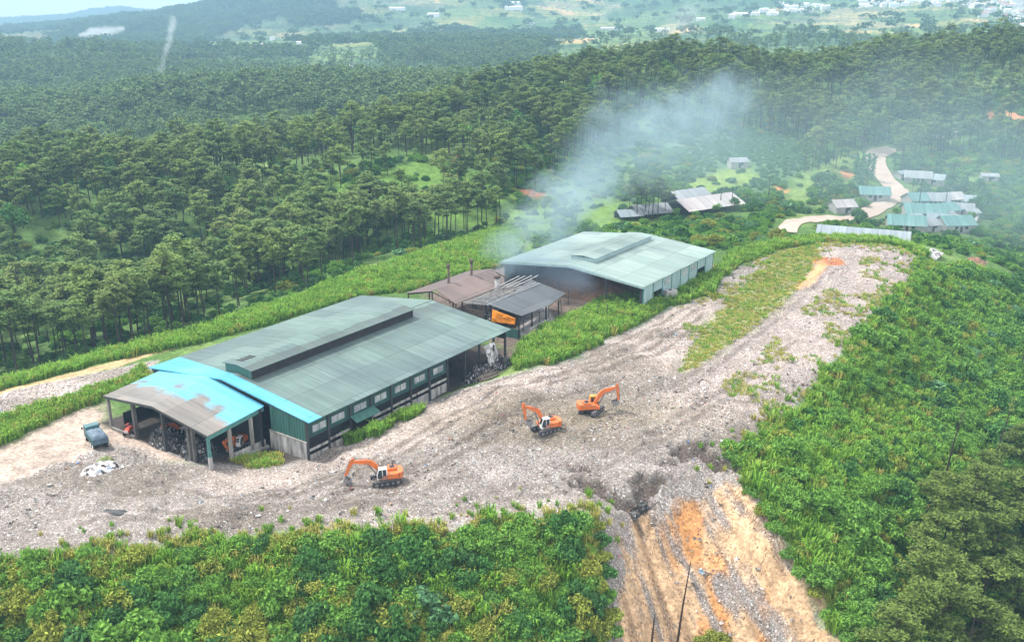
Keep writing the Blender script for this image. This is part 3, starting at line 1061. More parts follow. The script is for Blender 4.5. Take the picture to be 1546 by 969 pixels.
MT['white_bag'] = mat_scraps('pale_plastic', [(0, (.04, .036, .034)), (.1, (.22, .20, .19)), (.35, (.38, .37, .37)), (.6, (.58, .58, .60)), (.85, (.30, .35, .42)), (.92, (.70, .70, .70))], 1.5)
MT['red'] = mat_simple('red_machine_paint', (.62, .07, .035), (.35, .05, .03), 1.5, .5)
MT['brown_waste'] = mat_simple('brown_waste', (.24, .135, .085), (.11, .075, .06), .8, .95)
MT['scrap'] = mat_scraps('blackened_scrap', [(0, (.012, .011, .011)), (.3, (.026, .024, .022)), (.52, (.055, .05, .045)), (.7, (.10, .09, .08)), (.82, (.17, .165, .16)), (.92, (.34, .34, .35)), (.97, (.10, .13, .17))], 3.8)
MT['green_tarp'] = mat_simple('olive_green_sheet', (.22, .27, .10), (.09, .11, .06), 1.6, .7)
MT['house_wall'] = mat_simple('whitewashed_wall', (.40, .39, .37), (.27, .26, .245), .8, .85)
MT['road'] = mat_simple('dirt_road', (.44, .345, .29), (.36, .27, .22), .25, .95)
MT['red_roof'] = mat_simple('red_roof', (.42, .20, .16), (.34, .15, .12), .6, .7)
MT['far_roof'] = mat_simple('far_pale_roof', (.72, .72, .72), (.55, .55, .56), .2, .7)
MT['far_white'] = mat_simple('far_white_wall', (.80, .80, .80), (.70, .70, .71), .3, .8)


# ------------------------------------------------------------------ main hall
Z0 = -1.6
hall = empty('factory_hall', (O_MAIN[0], O_MAIN[1], Z0), ANG,
             'long dark green factory hall with slate roof, blue sheets and an open front canopy', 'hall')
EV, RG, WID, LEN, TR = 6 - Z0, 8.6 - Z0, 42.7, 57.4, 21.4


def zroof(t):
    return EV + (RG - EV) * (t / TR if t < TR else (WID - t) / (WID - TR))


def rp3(s, t, dz=0.0):
    return (s, -t, zroof(min(max(t, 0), WID)) + (0 if 0 <= t <= WID else (t if t < 0 else WID - t) * (RG - EV) / TR) + dz)


m = MB()
m.slab([rp3(6.8, -.5), rp3(2.6, TR), rp3(LEN + .4, TR), rp3(LEN + .4, -.5)], .14)
m.slab([rp3(2.4, TR), rp3(2.6, WID + .6), rp3(LEN + .4, WID + .6), rp3(LEN + .4, TR)], .14)
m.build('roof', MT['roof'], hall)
m = MB()
m.slab([rp3(-.4, -.5, .002), rp3(-.4, TR, .002), rp3(2.6, TR, .002), rp3(6.8, -.5, .002)], .14)
m.slab([rp3(-.4, TR, .002), rp3(-.4, WID + .6, .002), rp3(2.6, WID + .6, .002), rp3(2.4, TR, .002)], .14)
tag(m.build('roof_sheet', MT['roof_blue'], hall), 'bright blue band of roof sheets at the front end')
MB().beam((47.2, -TR, RG + .04), (LEN + .4, -TR, RG + .04), .5, .06).build('ridge_cap', MT['roof'], hall)
# ridge vent
T0, T1, S0, S1 = 18.0, 25.2, 3.4, 47.0
TM = (T0 + T1) / 2
VE, VR = 9.95 - Z0, 10.35 - Z0
m = MB()
m.slab([(S0 - .4, -T0 + .4, VE), (S0 - .4, -TM, VR), (S1 + .3, -TM, VR), (S1 + .3, -T0 + .4, VE)], .1)
m.slab([(S0 - .4, -TM, VR), (S0 - .4, -T1 - .4, VE), (S1 + .3, -T1 - .4, VE), (S1 + .3, -TM, VR)], .1)
vent = m.build('ridge_vent', MT['roof'], hall)
m = MB()
m.span((S0, -T0 - .1, zroof(T0) + .02), (S1, -T0, VE - .12))
m.span((S0, -T1, zroof(T1) + .02), (S1, -T1 + .1, VE - .12))
m.build('vent_side', MT['dark'], vent)
for s in (S0, S1):
    m = MB().add([(s, -T0 - .12, zroof(T0) + .02), (s, -TR, RG + .02), (s, -T1 + .12, zroof(T1) + .02), (s, -T1 + .12, VE - .11), (s, -TM, VR - .11), (s, -T0 - .12, VE - .11)],
          [(0, 1, 2, 3, 4, 5)])
    m.build('vent_end', MT['panel_teal'], vent)
for k in range(4):
    MB().box((S0 + 1.7 + k * .85, -T0 - 2.3 + .05 * (k % 2), VE + .29), (.5, 1.9, .08), Matrix.Rotation(math.atan2(VR - VE, TM - T0), 3, 'X').inverted()).build('vent_opening', MT['dark'], vent)
# trusses show dark under the eaves, gable of the far end
m = MB()
for s in np.linspace(0, LEN, 11):
    m.beam((s, -.3, EV - .45), (s, -TR, RG - .45), .2, .35)
    m.beam((s, -TR, RG - .45), (s, -WID + .3, EV - .45), .2, .35)
m.build('roof_truss', MT['post'], hall)
# long right wall in bays
TW = 42.15
for s in (0.05, 4.9, 10.2, 15.4, 20.8, 26.3, 31.8, 37.3, 43.0, 48.0, 53.0, 57.2):
    MB().span((s - .17, -TW - .2, -.6), (s + .17, -TW + .2, EV - .2)).build('column', MT['post'], hall)
cent = (2.9, 7.3, 12.8, 18.1, 23.5, 29.0, 34.6)
m = MB()
m.span((.25, -TW + .02, EV - 1.6), (37.1, -TW + .14, EV - .1))
edges = [.25]
for c in cent:
    edges += [c - 1.6, c + 1.6]
edges.append(37.1)
for a, b in zip(edges[0::2], edges[1::2]):
    m.span((a, -TW + .022, EV - 2.85), (b, -TW + .138, EV - 1.6))
m.span((.25, -TW + .02, EV - 3.6), (37.1, -TW + .14, EV - 2.85))
m.build('wall_panel', MT['panel'], hall)
for c in cent:
    w = MB().span((c - 1.58, -TW + .05, EV - 2.83), (c + 1.58, -TW + .1, EV - 1.62)).build('window', MT['window'], hall)
    m = MB()
    for k in (-1.58, 0, 1.58):
        m.span((c + k - .035, -TW - .03, EV - 2.84), (c + k + .035, -TW + .045, EV - 1.61))
    m.span((c - 1.62, -TW - .035, EV - 2.9), (c + 1.62, -TW + .046, EV - 2.83))
    m.build('window_frame', MT['post_teal'], w)
for a, b, z in ((.4, 4.7, .9), (5.1, 10, 1.2), (15.6, 20.6, 1.4), (21, 26.1, 1.5), (26.5, 31.6, 1.6), (32, 37.1, 1.8)):
    MB().span((a, -TW, -.5), (b, -TW + .18, z)).build('low_wall', MT['white_wall'], hall)
    MB().span((a, -TW - .02, z + .7), (b, -TW + .1, z + 1.15)).build('wall_board', MT['white_wall'], hall)
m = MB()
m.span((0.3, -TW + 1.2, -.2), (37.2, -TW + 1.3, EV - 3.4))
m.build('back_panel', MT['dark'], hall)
m = MB()
m.slab([(9.9, -TW - .25, EV - 3.0), (9.9, -TW - 1.9, EV - 3.75), (15.9, -TW - 1.9, EV - 3.75), (15.9, -TW - .25, EV - 3.0)], .07)
m.build('awning', MT['panel_teal'], hall)
# left long wall and far gable
m = MB()
m.span((.2, -.6, -.3), (LEN - .2, -.48, EV - .25))
m.build('wall_panel', MT['panel'], hall)
m = MB()
m.add([(LEN - .1, -.6, EV - 2.4), (LEN - .1, -WID + .6, EV - 2.4), (LEN - .1, -WID + .6, EV - .2), (LEN - .1, -TR, RG - .2), (LEN - .1, -.6, EV - .2)], [(0, 1, 2, 3, 4)])
m.build('gable', MT['panel'], hall)
# front gable to the right of the canopy: teal sheeting over a stained white wall
m = MB()
n = 26
for k in range(n):
    t0 = 33.4 + k * (8.6 / n)
    m.span((-.12 if k % 2 else -.06, -t0 - 8.6 / n + .03, EV - 4.15), (0.02, -t0, zroof(t0 + .2) - .22))
m.build('gable', MT['panel_teal'], hall)
MB().span((-.32, -42.05, -.9), (.05, -33.2, EV - 4.16)).build('low_wall', MT['white_wall'], hall)
MB().span((-.42, -42.2, EV - 4.17), (.1, -33.1, EV - 4.02)).build('wall_coping', MT['concrete'], hall)
m = MB()
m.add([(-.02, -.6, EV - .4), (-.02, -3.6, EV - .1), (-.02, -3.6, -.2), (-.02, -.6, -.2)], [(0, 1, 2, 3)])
m.build('gable', MT['dark'], hall)  # black sheet in the gap under the eave, standing for its shade
# front canopy
CT0, CT1, CTM, CS = 3.0, 32.1, 17.6, -12.0
za, zb = 5.0 - Z0, 6.0 - Z0
ra, rb = 6.65 - Z0, 8.2 - Z0
m = MB()
m.slab([(CS, -CT0, za), (CS, -CTM, ra), (-.42, -CTM, rb), (-.42, -CT0, zb)], .12)
m.slab([(CS, -CTM, ra), (CS, -CT1, za), (-.42, -CT1, zb), (-.42, -CTM, rb)], .12)
tag(m.build('canopy_roof', MT['roof_front'], hall), 'buff weathered canopy roof fading into blue sheets')
m = MB()
m.slab([(-.42, -CT0, zb), (-.42, -CTM, rb), (-.1, -CTM, rb + .12), (-.1, -CT0, zb + .16)], .1)
m.slab([(-.42, -CTM, rb), (-.42, -CT1, zb), (-.1, -CT1, zb + .16), (-.1, -CTM, rb + .12)], .1)
m.build('flashing', MT['roof_blue'], hall)
m = MB()
m.beam((CS + .05, -CT0 - .1, za - .32), (CS + .05, -CTM, ra - .32), .12, .36)
m.beam((CS + .05, -CTM, ra - .32), (CS + .05, -CT1 + .1, za - .32), .12, .36)
m.build('fascia', MT['post'], hall)
MB().beam((CS, -CT1 + .05, za - .48), (-.3, -CT1 + .05, zb - .48), .12, .7).build('fascia', MT['post_teal'], hall)
for t, mt, w in ((3.5, 'concrete', .45), (11.0, 'pillar', .6), (19.5, 'post', .5), (26.2, 'pillar', .5), (27.4, 'pillar', .45)):
    zt = za + (ra - za) * (1 - abs(t - CTM) / 14.6)
    MB().span((CS + .25, -t - w / 2, -.2), (CS + .25 + w, -t + w / 2, zt - .5)).build('column', MT[mt], hall)
p = MB().span((CS + .05, -31.95, 2.6), (CS + .5, -31.5, za - .2)).build('column', MT['post_teal'], hall)
MB().span((CS + .02, -31.98, -.3), (CS + .53, -31.47, 2.6)).build('column_base', MT['white_wall'], p)
for s in (-7.5, -3.0):
    MB().span((s - .25, -32.0, -.2), (s + .25, -31.5, zb - .8)).build('column', MT['concrete'], hall)
MB().span((-7.2, -32.0, -.6), (-.4, -31.75, 1.45)).build('low_wall', MT['white_wall'], hall)
MB().span((-7.4, -32.9, -.9), (-.4, -32.05, .55)).build('plinth', MT['concrete'], hall)
MB().span((CS + .1, -10.6, -.3), (CS + .35, -4.0, .75)).build('kerb_wall', MT['concrete'], hall)
MB().span((CS + .1, -31.3, -.3), (CS + .3, -20.2, .35)).build('kerb_wall', MT['concrete'], hall)
MB().span((-1.4, -32.5, -.2), (-1.2, -3.6, zb - .1)).build('back_panel', MT['dark'], hall)  # black sheet added so the shade inside the canopy reads dark
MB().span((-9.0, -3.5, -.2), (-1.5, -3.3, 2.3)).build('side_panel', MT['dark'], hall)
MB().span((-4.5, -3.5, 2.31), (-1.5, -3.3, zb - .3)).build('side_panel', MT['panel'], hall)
m = MB()
for t in np.linspace(CT0 + 1, CT1 - 1, 8):
    zt0 = za + (ra - za) * (1 - abs(t - CTM) / 14.6) - .3
    zt1 = zb + (rb - zb) * (1 - abs(t - CTM) / 14.6) - .3
    m.beam((CS + .1, -t, zt0), (-.5, -t, zt1), .1, .18)
m.build('purlin', MT['rust'], hall)

# ------------------------------------------------------------------ second hall
hall2 = empty('factory_hall', (O_TWO[0], O_TWO[1], .3), ANG, 'square pale teal roofed hall with smoke drifting out of its open gable', 'hall')
ZB = .3
e2, r2, w2, l2 = 7 - ZB, 9.15 - ZB, 41.9, 42.7
m = MB()
m.slab([(-.8, .5, e2), (-.8, -w2 / 2, r2), (l2 + .4, -w2 / 2, r2), (l2 + .4, .5, e2)], .14)
m.slab([(-.8, -w2 / 2, r2), (-.8, -w2 - .5, e2), (l2 + .4, -w2 - .5, e2), (l2 + .4, -w2 / 2, r2)], .14)
m.build('roof', MT['roof_pale'], hall2)
a0, a1, tm0, tm1 = 6.0, 38.6, 17.4, 24.4
ve, vr = 10.0 - ZB, 10.35 - ZB
m = MB()
m.slab([(a0, -tm0 + .4, ve), (a0, -(tm0 + tm1) / 2, vr), (a1, -(tm0 + tm1) / 2, vr), (a1, -tm0 + .4, ve)], .1)
m.slab([(a0, -(tm0 + tm1) / 2, vr), (a0, -tm1 - .4, ve), (a1, -tm1 - .4, ve), (a1, -(tm0 + tm1) / 2, vr)], .1)
vent2 = m.build('ridge_vent', MT['roof_pale'], hall2)
m = MB()
m.span((a0 + .3, -tm0 - .1, e2 + 1.75), (a1 - .3, -tm0, ve - .11))
m.span((a0 + .3, -tm1, e2 + 1.75), (a1 - .3, -tm1 + .1, ve - .11))
m.build('vent_side', MT['panel_pale'], vent2)
for s in (a0 + .3, a1 - .3):
    MB().span((s - .06, -tm1 + .1, e2 + 1.8), (s + .06, -tm0 - .1, ve - .12)).build('vent_end', MT['panel_pale'], vent2)
m = MB()
m.beam((-.78, .4, e2 - .3), (-.78, -w2 / 2, r2 - .3), .12, .5)
m.beam((-.78, -w2 / 2, r2 - .3), (-.78, -w2 - .4, e2 - .3), .12, .5)
m.build('fascia', MT['panel_pale'], hall2)
for k, s in enumerate(np.linspace(.4, l2 - .2, 9)):
    MB().span((s - .15, -w2 + .1, -.5), (s + .15, -w2 + .42, e2 - .2)).build('column', MT['post_teal'], hall2)
for k, (a, b) in enumerate(zip(np.linspace(.4, l2 - .2, 9)[:-1], np.linspace(.4, l2 - .2, 9)[1:])):
    m = MB()
    m.span((a + .16, -w2 + .2, e2 - 3.0 if k in (1, 6) else 1.2), (b - .16, -w2 + .34, e2 - .25))
    m.build('wall_panel', MT['panel_pale'], hall2)
for k in (2, 4, 5):
    a = np.linspace(.4, l2 - .2, 9)[k]
    w = MB().span((a + 1.2, -w2 + .1, e2 - 2.6), (a + 4.1, -w2 + .19, e2 - 1.2)).build('window', MT['window'], hall2)
MB().span((.4, -w2 + .15, -.6), (l2 - .2, -w2 + .36, 1.2)).build('low_wall', MT['white_wall'], hall2)
MB().span((l2 - .3, -w2 + .4, -.5), (l2 - .1, -.3, e2 - .2)).build('wall_panel', MT['panel'], hall2)
MB().span((.3, -.5, -.5), (l2 - .3, -.3, e2 - .2)).build('wall_panel', MT['panel'], hall2)
for t in (.6, 10.5, 31.5, 41.2):
    MB().span((-.1, -t - .2, -.5), (.3, -t + .2, e2 - .1 + (r2 - e2) * (1 - abs(t - w2 / 2) / (w2 / 2)) - .3)).build('column', MT['post'], hall2)
m = MB()
for s in np.linspace(0, l2 - 1, 7):
    m.beam((s, -.3, e2 - .4), (s, -w2 / 2, r2 - .4), .2, .5)
    m.beam((s, -w2 / 2, r2 - .4), (s, -w2 + .3, e2 - .4), .2, .5)
m.build('roof_truss', MT['dark'], hall2)


def heap(name, s, t, ls, lt, h, mat, label, cat, o=O_MAIN, zb=-1.4, seed=0, rough=.6, n=26, group=None):
    """a lumpy pile with a broken surface."""
    g = np.linspace(-1, 1, n)
    gx, gy = np.meshgrid(g, g)
    r = np.maximum(np.hypot(gx, gy), .8 * np.maximum(abs(gx), abs(gy)))
    prof = np.clip(1 - r ** 1.6, 0, 1) ** .7
    nz_ = fbm(gx * 4 + seed * 9.1, gy * 4 + seed * 3.7, 4, 200 + seed)
    zz = prof * h * (.45 + 1.1 * nz_) + (RNG.random(gx.shape) - .5) * rough * (prof > 0) * np.clip(h / 2, .3, 1) - .06 * (prof <= 0)
    pts = np.stack([gx * ls / 2 + (RNG.random(gx.shape) - .5) * ls / n * .7, gy * lt / 2 + (RNG.random(gx.shape) - .5) * lt / n * .7, zz], -1).reshape(-1, 3)
    ii = np.arange(n * n).reshape(n, n)
    ff = np.stack([ii[:-1, :-1], ii[:-1, 1:], ii[1:, 1:], ii[1:, :-1]], -1).reshape(-1, 4)
    ob = obj_from_arrays(name, pts, ff, mat)
    q = M(s, t, o)
    ob.location = (q[0], q[1], zb)
    ob.rotation_euler = (0, 0, ANG)
    return tag(ob, label, cat, group)


heap('waste_heap', 13, 21, 26, 38, 4.2, MT['brown_waste'], 'brown heap of waste under the open gable of the pale teal hall', 'waste heap', O_TWO, .1, 1)
heap('scrap_heap', -9.6, 17.5, 5.0, 9.5, 3.0, MT['scrap'], 'blackened scrap heap with silver bits under the middle of the front canopy', 'scrap heap', zb=-1.6, seed=2, rough=1.3)
heap('scrap_heap', -9.0, 25.0, 6.0, 7.0, 3.8, MT['scrap'], 'tall dark scrap heap by the canopy columns near the corner post', 'scrap heap', zb=-1.6, seed=3, rough=1.3)
heap('scrap_heap', 47, 43.6, 12, 6.0, 2.6, MT['scrap'], 'charred scrap heap spilling from the open far bay of the long wall', 'scrap heap', zb=-1.9, seed=4, rough=1.3)
heap('scrap_heap', 53, 43.0, 10, 7.0, 2.4, MT['scrap'], 'dark tangled scrap heap below the white hanging sheet', 'scrap heap', zb=-1.8, seed=5, rough=1.4)

# timber lying by the open bay
m = MB()
for k in range(9):
    x0, y0, z0_ = random.uniform(0, 1.5), random.uniform(-1.2, 1.2), random.uniform(.2, 1.2)
    m.beam((x0, y0, z0_), (x0 + random.uniform(5, 8), y0 + random.uniform(-1.2, 1.2), random.uniform(.1, .9)), .14, .14)
tw = m.build('timber_pile', MT['wood'])
q = M(41, 46.3)
tw.location = (q[0], q[1], -.4)
tw.rotation_euler = (0, 0, ANG)
tag(tw, 'loose bundle of grey timber poles lying beside the open bay of the hall', 'timber')


def cloth(name, corners, mat, label, cat, sag=.25, n=14, seed=0, th=.03):
    """a creased sheet hung between four corners (world points)."""
    c = [np.array(p_, float) for p_ in corners]
    nrm = np.cross(c[1] - c[0], c[3] - c[0])
    nrm /= np.linalg.norm(nrm)
    g = np.linspace(0, 1, n)
    gx, gy = np.meshgrid(g, g)
    ptsl = (c[0] * ((1 - gx) * (1 - gy))[..., None] + c[1] * (gx * (1 - gy))[..., None] + c[2] * (gx * gy)[..., None] + c[3] * ((1 - gx) * gy)[..., None])
    d = (fbm(gx * 5 + seed, gy * 3 + seed, 3, 300 + seed) - .5) * sag * 2 + np.sin(gx * 17 + seed) * sag * .3
    ptsl = ptsl + d[..., None] * nrm
    o0 = ptsl.reshape(-1, 3).mean(0)
    ii = np.arange(n * n).reshape(n, n)
    ff = np.stack([ii[:-1, :-1], ii[:-1, 1:], ii[1:, 1:], ii[1:, :-1]], -1).reshape(-1, 4)
    ob = obj_from_arrays(name, ptsl.reshape(-1, 3) - o0, ff, mat)
    md = ob.modifiers.new('thickness', 'SOLIDIFY')
    md.thickness = th
    ob.location = o0
    return tag(ob, label, cat)


def M3(s, t, z, o=O_MAIN):
    q = M(s, t, o)
    return (q[0], q[1], z)


cloth('plastic_sheet', [M3(48.6, 42.6, 4.6), M3(53.0, 42.6, 4.6), M3(53.2, 43.4, -.2), M3(49.6, 43.8, -.6)], MT['white_bag'],
      'torn white and blue plastic sheet hanging from the far eave of the factory hall', 'plastic sheet', .35, seed=3)

# ------------------------------------------------------------------ burnt sheds between the halls
shed = empty('open_shed', (*M(65.5, 7.3), -.8), ANG, 'brown roofed open shed with rusty chimneys between the two halls', 'shed')
m = MB()
m.slab([(-.4, .3, 6.7), (-.4, -7.7, 8.6), (24.5, -7.7, 8.6), (24.5, .3, 6.7)], .1)
m.slab([(1.6, -7.7, 8.6), (-.2, -15, 6.7), (20.0, -15, 6.7), (24.5, -7.7, 8.6)], .1)
m.build('roof', MT['roof_brown'], shed)
for s in (.2, 8, 16, 24):
    for t in (.2, 7.7, 14.8):
        MB().span((s - .13, -t - .13, -.3), (s + .13, -t + .13, 6.5 + (1.8 if t == 7.7 else 0))).build('column', MT['rust'], shed)
m = MB()
for s in (.2, 8, 16, 24):
    m.beam((s, 0, 6.4), (s, -7.7, 8.3), .16, .25)
    m.beam((s, -7.7, 8.3), (s, -15, 6.4), .16, .25)
m.build('roof_truss', MT['rust'], shed)
for (s, t, zb_, zt, r, mt) in ((8.2, 6.3, 4, 12.3, .30, 'rust'), (16.6, 6.9, 4, 11.8, .32, 'rust')):
    c = MB().tube([(s, -t, zb_), (s, -t, zt)], r, 10).build('chimney', MT[mt], shed, smooth=True)
    MB().tube([(s, -t, zt - .1), (s, -t, zt + .35), (s, -t, zt + .95)], [r * 1.35, r * 1.9, r * .3], 10).build('cowl', MT['rust'], c, smooth=True)
    MB().tube([(s, -t, 8.3), (s, -t, 8.75)], [r * 1.8, r * 1.1], 10).build('flashing', MT['roof_brown'], c)
MB().span((.3, -14.6, -.3), (.5, -8.5, 3.2)).build('wall_panel', MT['dark'], shed)

burnt = empty('burnt_shed', (*M(67, 29.2), -.8), ANG, 'charred lean-to shed with a sagging grey roof and bare purlins', 'shed')
m = MB()
m.slab([(1.0, .6, 7.4), (2.2, -9.0, 5.7), (13, -9.4, 5.5), (12.5, .5, 7.2)], .1)
m.slab([(12.5, .5, 7.2), (13, -9.4, 5.5), (23.6, -7.6, 5.6), (23.4, 2.6, 7.5)], .1)
m.build('roof', MT['roof_burnt'], burnt)
m = MB()
for k in range(9):
    y = 7.2 - k * .95
    m.beam((.5, y, 6.5 + .08 * k), (22.5, y + random.uniform(-.3, .3), 6.4 + .1 * k + random.uniform(-.25, .25)), .13, .15)
for k in range(8):
    s = 1.5 + k * 3
    m.beam((s, 7.4, 6.1), (s + random.uniform(-.5, .5), -.4, 6.9), .16, .2)
m.build('purlin', MT['galv'], burnt)
m = MB()
for k in range(4):
    m.beam((12 + k * 1.3, 6.0 - k * 1.1, 7.2), (24 + k * 1.1, 6.6 - k * 1.2, 7.6), .22, .16)
m.build('roof_rail', MT['galv'], burnt)
for s in (1.2, 6.5, 12.5, 18, 23.3):
    for y in (7.2, .2, -9.0):
        if y == -9.0 and s > 19:
            continue
        MB().span((s - .14, y - .14, -.3), (s + .14, y + .14, 6.2 + (.7 if y == .2 else (-.7 if y < 0 else 0)))).build('column', MT['dark'], burnt)
MB().span((1.6, -9.1, -.3), (1.75, -.2, 2.4)).build('wall_panel', MT['panel_teal'], burnt)
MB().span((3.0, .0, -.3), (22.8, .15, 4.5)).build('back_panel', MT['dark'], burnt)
m = MB()
m.span((1.0, .8, -.3), (1.2, 7.0, 5.2))
m.build('wall_panel', MT['rust'], burnt)
c = MB().tube([(13.5, 5.9, 2), (13.5, 5.9, 9.6)], .62, 12).build('chimney', MT['galv'], burnt, smooth=True)
MB().tube([(13.5, 5.9, 9.5), (13.5, 5.9, 9.9), (13.5, 5.9, 10.35)], [.62, .95, .7], 12).build('cowl', MT['rust'], c, smooth=True)
cloth('tarpaulin', [M3(67.6, 31.2, 5.6), M3(68.2, 37.3, 4.5), M3(68.1, 37.2, 2.9), M3(67.4, 31.0, 2.6)], MT['tarp_orange'],
      'bright orange tarpaulin hung below the edge of the charred roof', 'tarpaulin', .3, seed=8)
heap('scrap_heap', 69, 25.5, 7, 9, 2.6, MT['scrap'], 'sooty scrap heap at the front of the burnt shed left of the orange tarpaulin', 'scrap heap', zb=-.9, seed=7, rough=1.4)
heap('waste_heap', 79, 25, 20, 7, 2.4, MT['scrap'], 'dark debris heap under the bare purlins of the burnt shed', 'waste heap', zb=-.9, seed=6, rough=1.0)
# white screen wall beside it
scr = MB().span((-4.6, -.12, 0), (4.6, .12, 2.3)).build('screen_wall', MT['house_wall'])
q = M(76.3, 38.4)
scr.location = (q[0], q[1], -1.0)
scr.rotation_euler = (0, 0, ANG + R(4))
tag(scr, 'low pale wall standing right of the charred shed roof', 'wall')

# posts in the court and in the grass
POSTS = [(790, 500, -.6, 4.6, 'thin dark post nearest the corner of the charred roof'), (814, 498, -.6, 4.6, 'thin dark post in front of the pale wall'),
         (828, 482, -.5, 4.8, 'thin dark post at the far end of the pale wall'), (848, 470, -.4, 4.2, 'leaning dark post left of the brown waste court'),
         (858, 462, -.3, 4.0, 'thin dark post farthest along the court edge'), (902, 480, .8, 3.6, 'left post of the pair standing in the grass strip'),
         (916, 480, .8, 3.6, 'right post of the pair standing in the grass strip'), (806, 470, -.5, 4.0, 'dark post under the right edge of the charred roof')]
for px, py, z, h, lab in POSTS:
    q = P(px, py, z)
    lean = .6 if 'leaning' in lab else random.uniform(-.12, .12)
    m = MB().tube([(0, 0, -.3), (-lean * .5, 0, h * .5), (-lean, 0, h)], [.11, .1, .08], 7)
    m.beam((-lean - .25, 0, h - .25), (-lean + .25, 0, h - .25), .07)
    o = m.build('post', MT['post'])
    o.location = (q[0], q[1], float(zg(q[0], q[1])[0]))
    tag(o, lab, 'post', 'posts along the court')

# ------------------------------------------------------------------ excavators
def arc(cx, cz, r, a0, a1, n):
    return [(cx + r * math.cos(R(a0 + (a1 - a0) * k / n)), cz + r * math.sin(R(a0 + (a1 - a0) * k / n))) for k in range(n + 1)]


def excavator(loc, heading, slew, boom_a, stick_a, bucket_a, label, paint='orange', cab='white_paint', group='excavators on the rubbish heap', sc=1.0, pitch=(0, 0)):
    """crawler excavator; angles in degrees; heading = direction the tracks point, slew = turn of the house from it."""
    ex = empty('excavator', loc, R(heading), label, 'excavator', group)
    ex.rotation_euler = (pitch[0], pitch[1], R(heading))
    ex.scale = (sc, sc, sc)
    for sy in (-1, 1):
        prof = arc(1.85, .45, .45, 90, -90, 6) + arc(-1.85, .45, .45, 270, 90, 6)
        tr = MB().prism(prof, sy * 1.25 - .3, sy * 1.25 + .3).build('track', MT['machine_dark'], ex)
        m = MB()
        for k in range(15):
            x = -1.85 + k * 3.7 / 14
            m.box((x, sy * 1.25, .93), (.14, .62, .07))
            m.box((x, sy * 1.25, .0), (.14, .62, .07))
        m.build('grouser', MT['steel'], tr)
        m = MB()
        for x in (-1.7, -.85, 0, .85, 1.7):
            m.tube([(x, sy * 1.25 - .33, .42), (x, sy * 1.25 + .33, .42)], .3 if abs(x) > 1.5 else .2, 10)
        m.build('roller', MT['steel'], tr)
    m = MB()
    m.box((0, 0, .55), (2.6, 1.9, .4))
    m.tube([(0, 0, .7), (0, 0, 1.05)], .75, 16)
    m.build('undercarriage', MT['machine_dark'], ex)
    rs = Matrix.Rotation(R(slew), 4, 'Z')

    def put(o):
        o.matrix_local = rs @ o.matrix_local
        return o
    m = MB()
    m.prism([(-2.2, 1.05), (1.25, 1.05), (1.25, 1.5), (.4, 1.9), (-2.2, 1.95)], -1.3, 1.3)
    body = put(m.build('body', MT[paint], ex, .05))
    m = MB()
    m.prism([(-1.75, 1.9), (-.35, 1.9), (-.4, 2.3), (-1.7, 2.35)], -1.25, .2)
    put(m.build('engine_hood', MT[paint], ex, .05))
    m = MB()
    m.span((-1.5, -.9, 2.36), (-.7, -.1, 2.4))
    m.tube([(-1.2, -1.0, 2.3), (-1.2, -1.0, 2.85)], .08, 8)
    put(m.build('exhaust', MT['machine_dark'], ex))
    pts = [(-2.25 - .5 * math.cos(R(a)) + .0, 1.3 * math.sin(R(a))) for a in (-90, -60, -30, 0, 30, 60, 90)]
    m = MB()
    vs = [(x, y, z) for z in (1.0, 2.05) for x, y in [(-1.9, -1.3)] + pts + [(-1.9, 1.3)]]
    n = len(pts) + 2
    m.add(vs, [tuple(range(n)), tuple(range(2 * n - 1, n - 1, -1))] + [(k, (k + 1) % n, n + (k + 1) % n, n + k) for k in range(n)])
    put(m.build('counterweight', MT[paint], ex, .03))
    m = MB()
    m.prism([(-.25, 1.06), (1.35, 1.06), (1.4, 2.0), (1.05, 2.95), (-.2, 2.95)], .38, 1.3)
    cb = put(m.build('cab', MT[cab], ex, .05))
    for nm, pr in (('side_window', [(-.1, 1.75), (.45, 1.75), (.45, 2.78), (-.1, 2.78)]), ('door_window', [(.55, 1.4), (1.25, 1.4), (1.27, 2.0), (1.0, 2.78), (.55, 2.78)])):
        g = MB().prism(pr, 1.29, 1.325).build(nm, MT['glass'], cb)
        MB().prism(pr, .355, .39).build(nm, MT['glass'], cb)
    q = [(1.42, .48, 1.98), (1.42, 1.2, 1.98), (1.09, 1.2, 2.86), (1.09, .48, 2.86)]
    MB().slab([(a + .02, b, c) for a, b, c in q], .02).build('windscreen', MT['glass'], cb)
    # boom: a bent box beam
    bp = Vector((.45, 0, 1.75))
    L1, L2, kink = 2.6, 2.9, 42

    def fwd(a, L):
        return Vector((math.cos(R(a)) * L, 0, math.sin(R(a)) * L))
    knee = bp + fwd(boom_a, L1)
    tip = knee + fwd(boom_a - kink, L2)

    def limb(nodes, hs, y0, y1):
        up, lo = [], []
        for i, p_ in enumerate(nodes):
            a = nodes[max(i - 1, 0)]
            b = nodes[min(i + 1, len(nodes) - 1)]
            d = (b - a).normalized()
            nn = Vector((-d.z, 0, d.x))
            up.append(p_ + nn * hs[i])
            lo.append(p_ - nn * hs[i])
        mm = MB()
        for i in range(len(nodes) - 1):
            mm.prism([(lo[i].x, lo[i].z), (lo[i + 1].x, lo[i + 1].z), (up[i + 1].x, up[i + 1].z), (up[i].x, up[i].z)], y0, y1)
        return mm
    mid = knee + (bp - knee).normalized() * .7
    mid2 = knee + (tip - knee).normalized() * .7
    put(limb([bp, mid, knee * .6 + (mid + mid2) * .2, mid2, tip], [.22, .38, .42, .36, .18], -.27, .17).build('boom', MT[paint], ex))
    sd_ = fwd(stick_a, 1.0)
    s0 = tip - sd_ * .65
    s1 = tip + sd_ * 2.6
